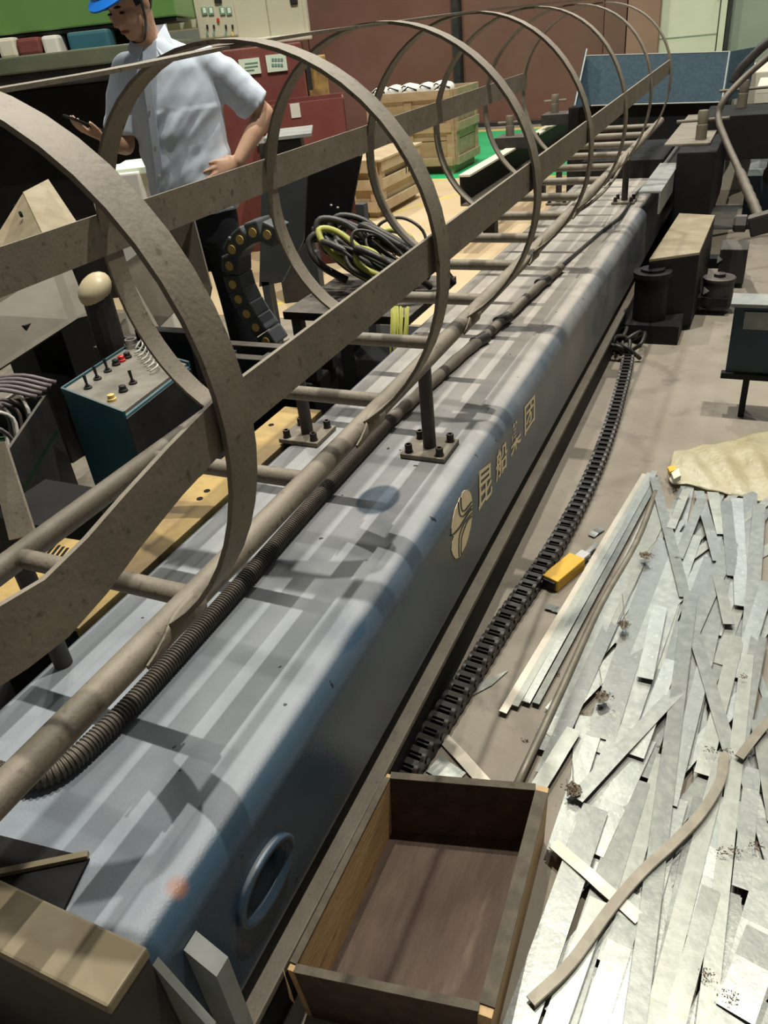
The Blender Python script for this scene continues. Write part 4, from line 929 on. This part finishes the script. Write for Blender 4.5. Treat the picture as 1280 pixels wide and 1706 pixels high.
# slate and black panels
sp1 = [PY(*v, 2.95) for v in ((436,302), (512,282), (506,400), (470,470), (432,478))]
s1 = bracket('cover_sheet', 'slate grey sheet panel standing behind the second cage hoop', [sp1], M['slate'], .012, 'panel', 0)
sp2 = [PY(*v, 3.1) for v in ((512,283), (603,258), (584,360), (572,402), (500,405))]
s2 = bracket('cover_sheet', 'matt black sheet panel with two white flecks beside the cable tangle', [sp2], M['dark_clean'], .012, 'panel', 0)
for (x, y) in ((552, 342), (563, 346), (600, 258)):
    c = PY(x, y, 3.085); MB().ball(c, (.008,0,0), (0,.004,0), (0,0,.006), 8, 5).build('white_fleck', M['white'], s2)
pl = PY(470, 476, 2.9)
for (s_, spn) in ((s1, sp1), (s2, sp2)):
    zlo = min(p[2] for p in spn); xl = min(p[0] for p in spn); xh = max(p[0] for p in spn); yy = spn[0][1]
    MB().box(xl+.02, xl+.07, yy-.0, yy+.05, 0, zlo+.03).build('leg', M['slate'], s_); MB().box(xh-.07, xh-.02, yy-.0, yy+.05, 0, zlo+.2).build('leg', M['slate'], s_)
wt = thing('steel_bench', (-1.0, 2.6, 0), 'dark steel bench on grey legs under the cable tangle', 'bench')
MB().box(-1.28, -.62, 2.35, 3.0, .38, .42).build('top', M['dark'], wt, bevel=.004)
for (x, y) in ((-1.23, 2.4), (-.98, 2.4), (-.68, 2.4), (-1.23, 2.95), (-.68, 2.95)): MB().box(x-.025, x+.025, y-.025, y+.025, 0, .38).build('leg', M['slate'], wt, bevel=.003)
tag(MB().box(-1.36, -.50, 1.05, 3.35, 0, .012).build('rubber_mat', M['dark_clean'], bevel=.003), 'black rubber mat on the floor under the steel bench', 'mat')  # thin sheet added to darken the floor below the bench
# yellow-dotted drag chain
ep = catmull([PY(*v, 2.02) for v in ((462,398), (432,386), (405,396), (386,420), (385,455), (396,492), (416,528), (440,562), (466,600))], 6)
ec = thing('dotted_cable_chain', tuple(ep[-1]*V(1,1,0)), 'grey cable chain with yellow dots curling up behind the cage', 'cable chain')
acc = [0]
for i in range(1, len(ep)): acc.append(acc[-1]+np.linalg.norm(ep[i]-ep[i-1]))
nL = 11
for i in range(nL):
    t = acc[-1]*(i+.5)/nL; j = max(1, np.searchsorted(acc, t)); c = ep[j]; d = nrm(ep[min(j+1, len(ep)-1)]-ep[j-1]); n_ = nrm(np.cross(d, (0,1,0)))
    lk = MB().obox(c+V(0,.05,0), d, (0,1,0), n_, acc[-1]/nL*.96, .11, .085).build('link', M['slate'], ec, bevel=.008)
    MB().cyl(c+V(0,-.004,0), c+V(0,-.010,0), .019, 12).build('yellow_dot', M['button_yellow'], lk)
# tangle of black hoses
hb = thing('hose_tangle', (-1.0, 3.2, 0), 'tangle of black hoses and cables on the bench behind the cage', 'hoses')
for i in range(34):
    a = V(random.uniform(-1.15,-.72), random.uniform(2.5, 2.9), .44); r_ = random.uniform(.08, .24); ph = random.uniform(0, 3)
    pth = [a+V(r_*math.cos(ph+k*.8)+.015*k, .05*math.sin(k+ph), max(.0, .10+r_*.9*math.sin(ph*.3+k*.75)+.015*k)) for k in range(6)]
    MB().tube(catmull(pth, 5), random.choice([.008, .012, .016, .018]), 8).build('hose', M['cable_black'] if i % 7 else M['wire_yellow'], hb, smooth=True)
yw = thing('wire_bundle', (-.62, 2.25, 0), 'bundle of yellow-green wires hanging beside the mast edge', 'wires')
for i in range(16):
    a = V(-.70+.011*(i % 8), 2.30+.02*(i//8), .0); MB().tube([a+V(0,0,.0), a+V(random.uniform(-.01,.01), 0, .25), a+V(random.uniform(-.01,.02), .03, .47)], .0045, 6).build('wire', M['wire_yellow'], yw, smooth=True)
gw = thing('grey_wire_heap', (-.62, 2.7, 0), 'heap of thin grey wires on the floor beside the mast', 'wires')
for i in range(40):
    a = V(random.uniform(-.66,-.52), random.uniform(1.7, 2.9), .01); d = random.uniform(0, 6.3); L_ = random.uniform(.1, .25)
    pth = [a+V(L_*math.cos(d+.4*k)*k/3, L_*math.sin(d+.4*k)*k/3, .04+.05*math.sin(k+i)) for k in range(4)]
    MB().tube(catmull(pth, 4), .005, 5).build('wire', M['wire_grey'] if i % 3 else M['cable_black'], gw, smooth=True)

# ------------------------------------------------------------------ the man
from mathutils import noise as mnoise
MP0 = V(-1.62, 2.27, 0); ER = nrm((.914, .405, 0)); EF = nrm((.405, -.914, 0)); EZ = V(0,0,1)
def H3(a, b, z): return MP0+ER*a+EF*b+EZ*z
def HV(a, b, z): return ER*a+EF*b+EZ*z
man = thing('person', tuple(MP0), 'person in pale blue short-sleeved shirt and blue hard hat, one hand on hip', 'person')
yw_, pt_ = math.radians(30), math.radians(24)
hf = nrm(HV(-math.sin(yw_)*math.cos(pt_), math.cos(yw_)*math.cos(pt_), -math.sin(pt_))); hs_ = nrm(HV(math.cos(yw_), math.sin(yw_), 0)); hu = np.cross(hs_, hf); hu = hu if hu[2] > 0 else -hu
def H3(a, b, z):
    t = min(1, max(0, (z-1.22)/.2)); return MP0+ER*a+EF*b+EZ*(z+.05*t*t*(3-2*t))
HC = H3(-.055, .085, 1.655)
def hd(s, f_, u): return HC+hs_*s+hf*f_+hu*u
def limb(mb, pts, rs, n=14):
    mb.tube([H3(*p) for p in pts], rs, n)
    for p, r in zip(pts, rs): mb.ball(H3(*p), ER*r, EF*r, EZ*r, 12, 8)
bd_ = MB()
# trunk
bd_.loft([(H3(.02,-.0,.86), ER*.16, EF*.10), (H3(.02,-.0,1.0), ER*.165, EF*.105), (H3(.022,0,1.2), ER*.165, EF*.10), (H3(.022,0,1.38), ER*.175, EF*.095), (H3(.015,.0,1.47), ER*.13, EF*.075), (H3(-.005,.01,1.52), ER*.065, EF*.06)], 20)
bd_.loft([(H3(.0,.005,1.46), ER*.062, EF*.062), (H3(-.025,.03,1.53), ER*.056, EF*.058), (hd(0,-.02,-.06), hs_*.055, hf*.062)], 16)
# head
bd_.ball(hd(0,-.012,.018), hs_*.077, hf*.096, hu*.105, 24, 16)
bd_.ball(hd(0,.02,-.045), hs_*.064, hf*.068, hu*.072, 20, 12)
bd_.ball(hd(0,.052,-.088), hs_*.032, hf*.03, hu*.024, 14, 8)
for s in (-1, 1):
    bd_.ball(hd(s*.04,.052,-.02), hs_*.028, hf*.03, hu*.028, 12, 8)
    bd_.ball(hd(s*.079,-.012,-.005), hs_*.010, hf*.02, hu*.034, 12, 8)
bd_.loft([(hd(0,.082,.022), hs_*.009, hf*.010), (hd(0,.095,-.005), hs_*.011, hf*.014), (hd(0,.106,-.03), hs_*.017, hf*.017), (hd(0,.092,-.042), hs_*.014, hf*.012)], 12)
bd_.ball(hd(0,.083,.034), hs_*.05, hf*.014, hu*.012, 14, 8)
# arms
limb(bd_, [(.175,-.005,1.42), (.28,-.04,1.35), (.388,-.075,1.255)], [.048, .047, .043])
limb(bd_, [(.388,-.075,1.255), (.335,-.01,1.19), (.262,.065,1.098)], [.043, .040, .027])
limb(bd_, [(-.138,.0,1.42), (-.195,.01,1.33), (-.225,.03,1.205)], [.048, .046, .042])
limb(bd_, [(-.225,.03,1.205), (-.235,.11,1.22), (-.248,.195,1.245)], [.042, .038, .026])
# hand on the hip
def hand(w, fd, sd, nd, fingers, thumb):   # wrist, finger direction, side direction (towards thumb), palm normal
    w, fd, sd, nd = V(*w), nrm(fd), nrm(sd), nrm(nd)
    bd_.loft([(w, sd*.026, nd*.018), (w+fd*.035, sd*.036, nd*.016), (w+fd*.075, sd*.041, nd*.014), (w+fd*.092, sd*.038, nd*.011)], 14)
    for k, (L_, curl, spread) in enumerate(fingers):
        b = w+fd*.082+sd*(.030-.0205*k); d = nrm(fd+sd*spread); p = [b]; 
        for j, sl in enumerate((.42, .32, .26)):
            d = nrm(d-nd*curl*(.6+.5*j)); p.append(p[-1]+d*L_*sl)
        bd_.tube(p, [.0098, .0092, .0085, .007], 10)
        for qq, r_ in zip(p, [.0098, .0094, .0088, .0075]): bd_.ball(qq, V(r_,0,0), V(0,r_,0), V(0,0,r_), 8, 6)
    b = w+fd*.025+sd*.026; p = [b]; d = nrm(fd*thumb[0]+sd*thumb[1]-nd*thumb[2])
    for sl in (.036, .032, .026): p.append(p[-1]+d*sl); d = nrm(d+fd*.25)
    bd_.tube(p, [.013, .0115, .0105, .008], 10)
    for qq, r_ in zip(p, [.013, .0118, .0108, .0085]): bd_.ball(qq, V(r_,0,0), V(0,r_,0), V(0,0,r_), 8, 6)
hand(H3(.258,.070,1.094), HV(-.88,.40,-.16), HV(-.1,-.28,.95), HV(.36,.88,.22), [(.078,.10,.14), (.086,.12,.0), (.080,.14,-.14), (.064,.16,-.30)], (.5,.25,.85))
# hand with the phone
hand(H3(-.250,.200,1.247), HV(-.45,.78,.42), HV(.72,.55,-.2), HV(-.25,-.2,.94), [(.078,-.5,.06), (.084,-.55,.0), (.078,-.55,-.05), (.062,-.6,-.1)], (.7,.5,-.6))
# legs and feet
for s in (-1, 1):
    bd_.tube([H3(.02+s*.085,0,.90), H3(.02+s*.095,.01,.50), H3(.02+s*.10,-.01,.09)], [.085, .056, .038], 14)
    bd_.loft([(H3(.02+s*.10,-.06,.045), ER*.032, EZ*.035), (H3(.02+s*.105,.05,.045), ER*.042, EZ*.035), (H3(.02+s*.115,.17,.035), ER*.04, EZ*.025)], 12)
bo_ = bd_.build('body', M['skin'], man, smooth=True, remesh=.0055, smooth_it=3)
# face details
for s in (-1, 1):
    MB().ball(hd(s*.033,.083,.002), hs_*.014, hf*.006, hu*.0045, 12, 6).build('eye', M['hair'], man, smooth=True)
    MB().ball(hd(s*.034,.092,.026), hs_*.021, hf*.006, hu*.0045, 12, 6).build('eyebrow', M['hair'], man, smooth=True)
MB().ball(hd(0,.087,-.066), hs_*.024, hf*.007, hu*.007, 14, 6).build('mouth', M['lip'], man, smooth=True)
hb_ = MB(); hb_.ball(hd(0,-.02,.024), hs_*.082, hf*.10, hu*.104, 22, 12)
hh_ = hb_.build('hair', M['hair'], man, smooth=True)
bm = bmesh.new(); bm.from_mesh(hh_.data); off = WORLD[man.name]
kill = [v for v in bm.verts if ((np.array(v.co)+off-HC)@hf > .045 and (np.array(v.co)+off-HC)@hu < .07) or (np.array(v.co)+off-HC)@hu < -.055 or ((np.array(v.co)+off-HC)@hf > -.02 and (np.array(v.co)+off-HC)@hu < -.01)]
bmesh.ops.delete(bm, geom=kill, context='VERTS'); bm.to_mesh(hh_.data); bm.free()
# helmet
hl = MB(); rg = []
for i in range(13):
    ph = math.pi/2*i/12; k = max(math.cos(ph), .02); rg.append((hd(0,-.012,.072)+hu*.110*math.sin(ph), hs_*.108*k, hf*.128*k))
hl.loft(rg, 32)
hel = thing('hard_hat', tuple(HC+hu*.05), 'blue safety hard hat worn by the man', 'hard hat')
hl.build('shell', M['helmet'], hel, smooth=2)
bm_ = MB(); vs = []; n = 40
for (k, dz_) in ((1.0, .0), (1.0, .006), (1.14, .002), (1.14, -.004)):
    for j in range(n):
        th = 2*math.pi*j/n; fr = .045*max(0, math.sin(th))**1.5
        vs.append(hd(0,-.012,.07)+hs_*.108*(k if k == 1 else 1.10)*math.cos(th)+hf*((.128*(k if k == 1 else 1.08))*math.sin(th)+(fr if k > 1 else 0))+hu*(dz_-(.02 if k > 1 else 0)*max(0, math.sin(th))))
bm_.add(vs, [(i*n+j, i*n+(j+1) % n, ((i+1) % 4)*n+(j+1) % n, ((i+1) % 4)*n+j) for i in range(4) for j in range(n)])
bm_.build('brim', M['helmet'], hel, smooth=2)
MB().tube(catmull([hd(0,-.012,.16), hd(0,.06,.15), hd(0,.115,.07)], 6), .007, 8).build('ridge', M['helmet'], hel, smooth=True)
for s in (-1, 1):
    MB().strip(catmull([hd(s*.092,.0,.06), hd(s*.090,.02,-.0), hd(s*.075,.03,-.06), hd(s*.035,.04,-.118), hd(0,.045,-.125)], 5), tuple(hf*.013), tuple(hs_*.002)).build('chin_strap', M['rubber'], hel)
# shirt
sh_ = MB(); CA = .025
sh_.loft([(H3(CA-.005,.005,.90), ER*.200, EF*.135), (H3(CA,.005,1.0), ER*.197, EF*.135), (H3(CA,.008,1.1), ER*.192, EF*.135), (H3(CA,.008,1.22), ER*.196, EF*.132), (H3(CA,.005,1.34), ER*.205, EF*.125), (H3(CA-.002,.0,1.42), ER*.20, EF*.112), (H3(CA-.01,.0,1.475), ER*.155, EF*.092), (H3(.0,.005,1.515), ER*.085, EF*.072), (H3(-.012,.012,1.53), ER*.066, EF*.064)], 24)
sh_.tube([H3(.175,-.005,1.425), H3(.25,-.03,1.375), H3(.355,-.066,1.278)], [.074, .078, .082], 18)
sh_.ball(H3(.178,-.003,1.428), ER*.074, EF*.074, EZ*.070, 16, 10)
sh_.tube([H3(-.135,.0,1.425), H3(-.185,.008,1.34), H3(-.215,.022,1.245)], [.074, .078, .082], 18)
sh_.ball(H3(-.138,.0,1.428), ER*.074, EF*.074, EZ*.070, 16, 10)
so = sh_.build('shirt', M['shirt'], man, smooth=True, remesh=.009, smooth_it=5)
me = so.data; off = WORLD[man.name]; nv = [v.normal.copy() for v in me.vertices]
for v, nn in zip(me.vertices, nv):
    p = np.array(v.co)+off-MP0; a, b, z = p@ER, p@EF, p[2]
    # folds run from the front placket down and out to the hand on the hip
    u = (z-1.1)*1.0+(a-.1)*.9; w_ = (a-.1)*.6-(z-1.1)*.6
    f_ = mnoise.noise(Vector((u*4, w_*22, b*4)))+.5*mnoise.noise(Vector((u*9+3, w_*40, b*6)))
    k = .011 if z < 1.32 else .004
    v.co += nn*(k*f_+.003*mnoise.noise(Vector((a*14, b*14, z*8))))
pk = [(-.018,1.49),(-.035,1.40),(-.055,1.25),(-.075,1.10),(-.10,.96),(-.115,.905)]
def front(a, z): # front surface of the shirt
    x = min(.98, abs(a-CA)/.2); return .005+.137*math.sqrt(1-x*x)*(1 if z < 1.36 else 1-(z-1.36)*2.2)
MB().strip(catmull([H3(a, front(a, z)+.004, z) for a, z in pk], 5), tuple(ER*.032), tuple(EF*.005)).build('placket', M['shirt'], man, smooth=2)
for (a, z) in ((-.03,1.43),(-.047,1.32),(-.062,1.20),(-.078,1.08),(-.10,.96)):
    c = H3(a, front(a, z)+.0065, z); MB().cyl(c, c+EF*.003, .0055, 10).build('button', M['white'], man)
# collar
for s in (-1, 1):
    MB().prism([H3(-.012+s*.064,.0,1.575), H3(-.012+s*.018,.070,1.515), H3(-.012+s*.052,.098,1.455), H3(-.012+s*.098,.052,1.498)], tuple(EF*.006+EZ*.003)).build('collar', M['shirt'], man, bevel=.002)
MB().strip([H3(-.012+.07*math.cos(t), .005+.07*math.sin(t), 1.555) for t in np.linspace(math.pi*1.02, math.pi*1.98, 10)], (0,0,.045), tuple(EF*.004)).build('collar', M['shirt'], man, smooth=2)
# trousers, shoes
tr_ = MB()
tr_.loft([(H3(.02,0,.76), ER*.17, EF*.11), (H3(.02,0,.9), ER*.18, EF*.118), (H3(.02,0,1.0), ER*.172, EF*.112)], 20)
for s in (-1, 1): tr_.tube([H3(.02+s*.085,0,.88), H3(.02+s*.097,.01,.5), H3(.02+s*.10,-.005,.07)], [.098, .075, .064], 16)
tr_.build('trousers', M['trousers'], man, smooth=True, remesh=.014, smooth_it=3)
for s in (-1, 1):
    MB().loft([(H3(.02+s*.10,-.10,.05), ER*.03, EZ*.04), (H3(.02+s*.10,-.05,.052), ER*.045, EZ*.052), (H3(.02+s*.105,.06,.05), ER*.05, EZ*.05), (H3(.02+s*.115,.17,.038), ER*.048, EZ*.037), (H3(.02+s*.118,.20,.03), ER*.03, EZ*.025)], 16).build('shoe', M['rubber'], man, smooth=True)
# phone
ph = thing('phone', tuple(H3(-.285,.275,1.28)), 'dark phone held in the hand of the man', 'phone')
fdv, sdv = nrm(HV(-.45,.78,.42)), nrm(HV(.72,.55,-.2)); ndv = nrm(np.cross(fdv, sdv)); ndv = ndv if ndv[2] > 0 else -ndv
c = H3(-.290,.268,1.300); MB().obox(c, fdv, sdv, ndv, .155, .074, .009).build('case', M['rubber'], ph, bevel=.003)
MB().obox(c+ndv*.0052, fdv, sdv, ndv, .142, .066, .001).build('screen', M['lens'], ph)

# black cables where the drag chain meets the drive unit
cc_ = thing('cable_clump', tuple(PZ(1035, 590, 0)), 'clump of black cables on the floor at the far end of the drag chain', 'cables')
for i in range(12):
    p = PZ(1030+random.uniform(-12, 22), 590+random.uniform(-25, 12), .012); a_ = random.uniform(0, 6.3)
    MB().tube(catmull([p, p+V(.05*math.cos(a_), .08*math.sin(a_), .05), p+V(.08*math.cos(a_+1), .12*math.sin(a_+1), .07), p+V(.1*math.cos(a_+1.8), .16*math.sin(a_+1.8), .005)], 5), .010, 7).build('cable', M['cable_black'], cc_, smooth=True)
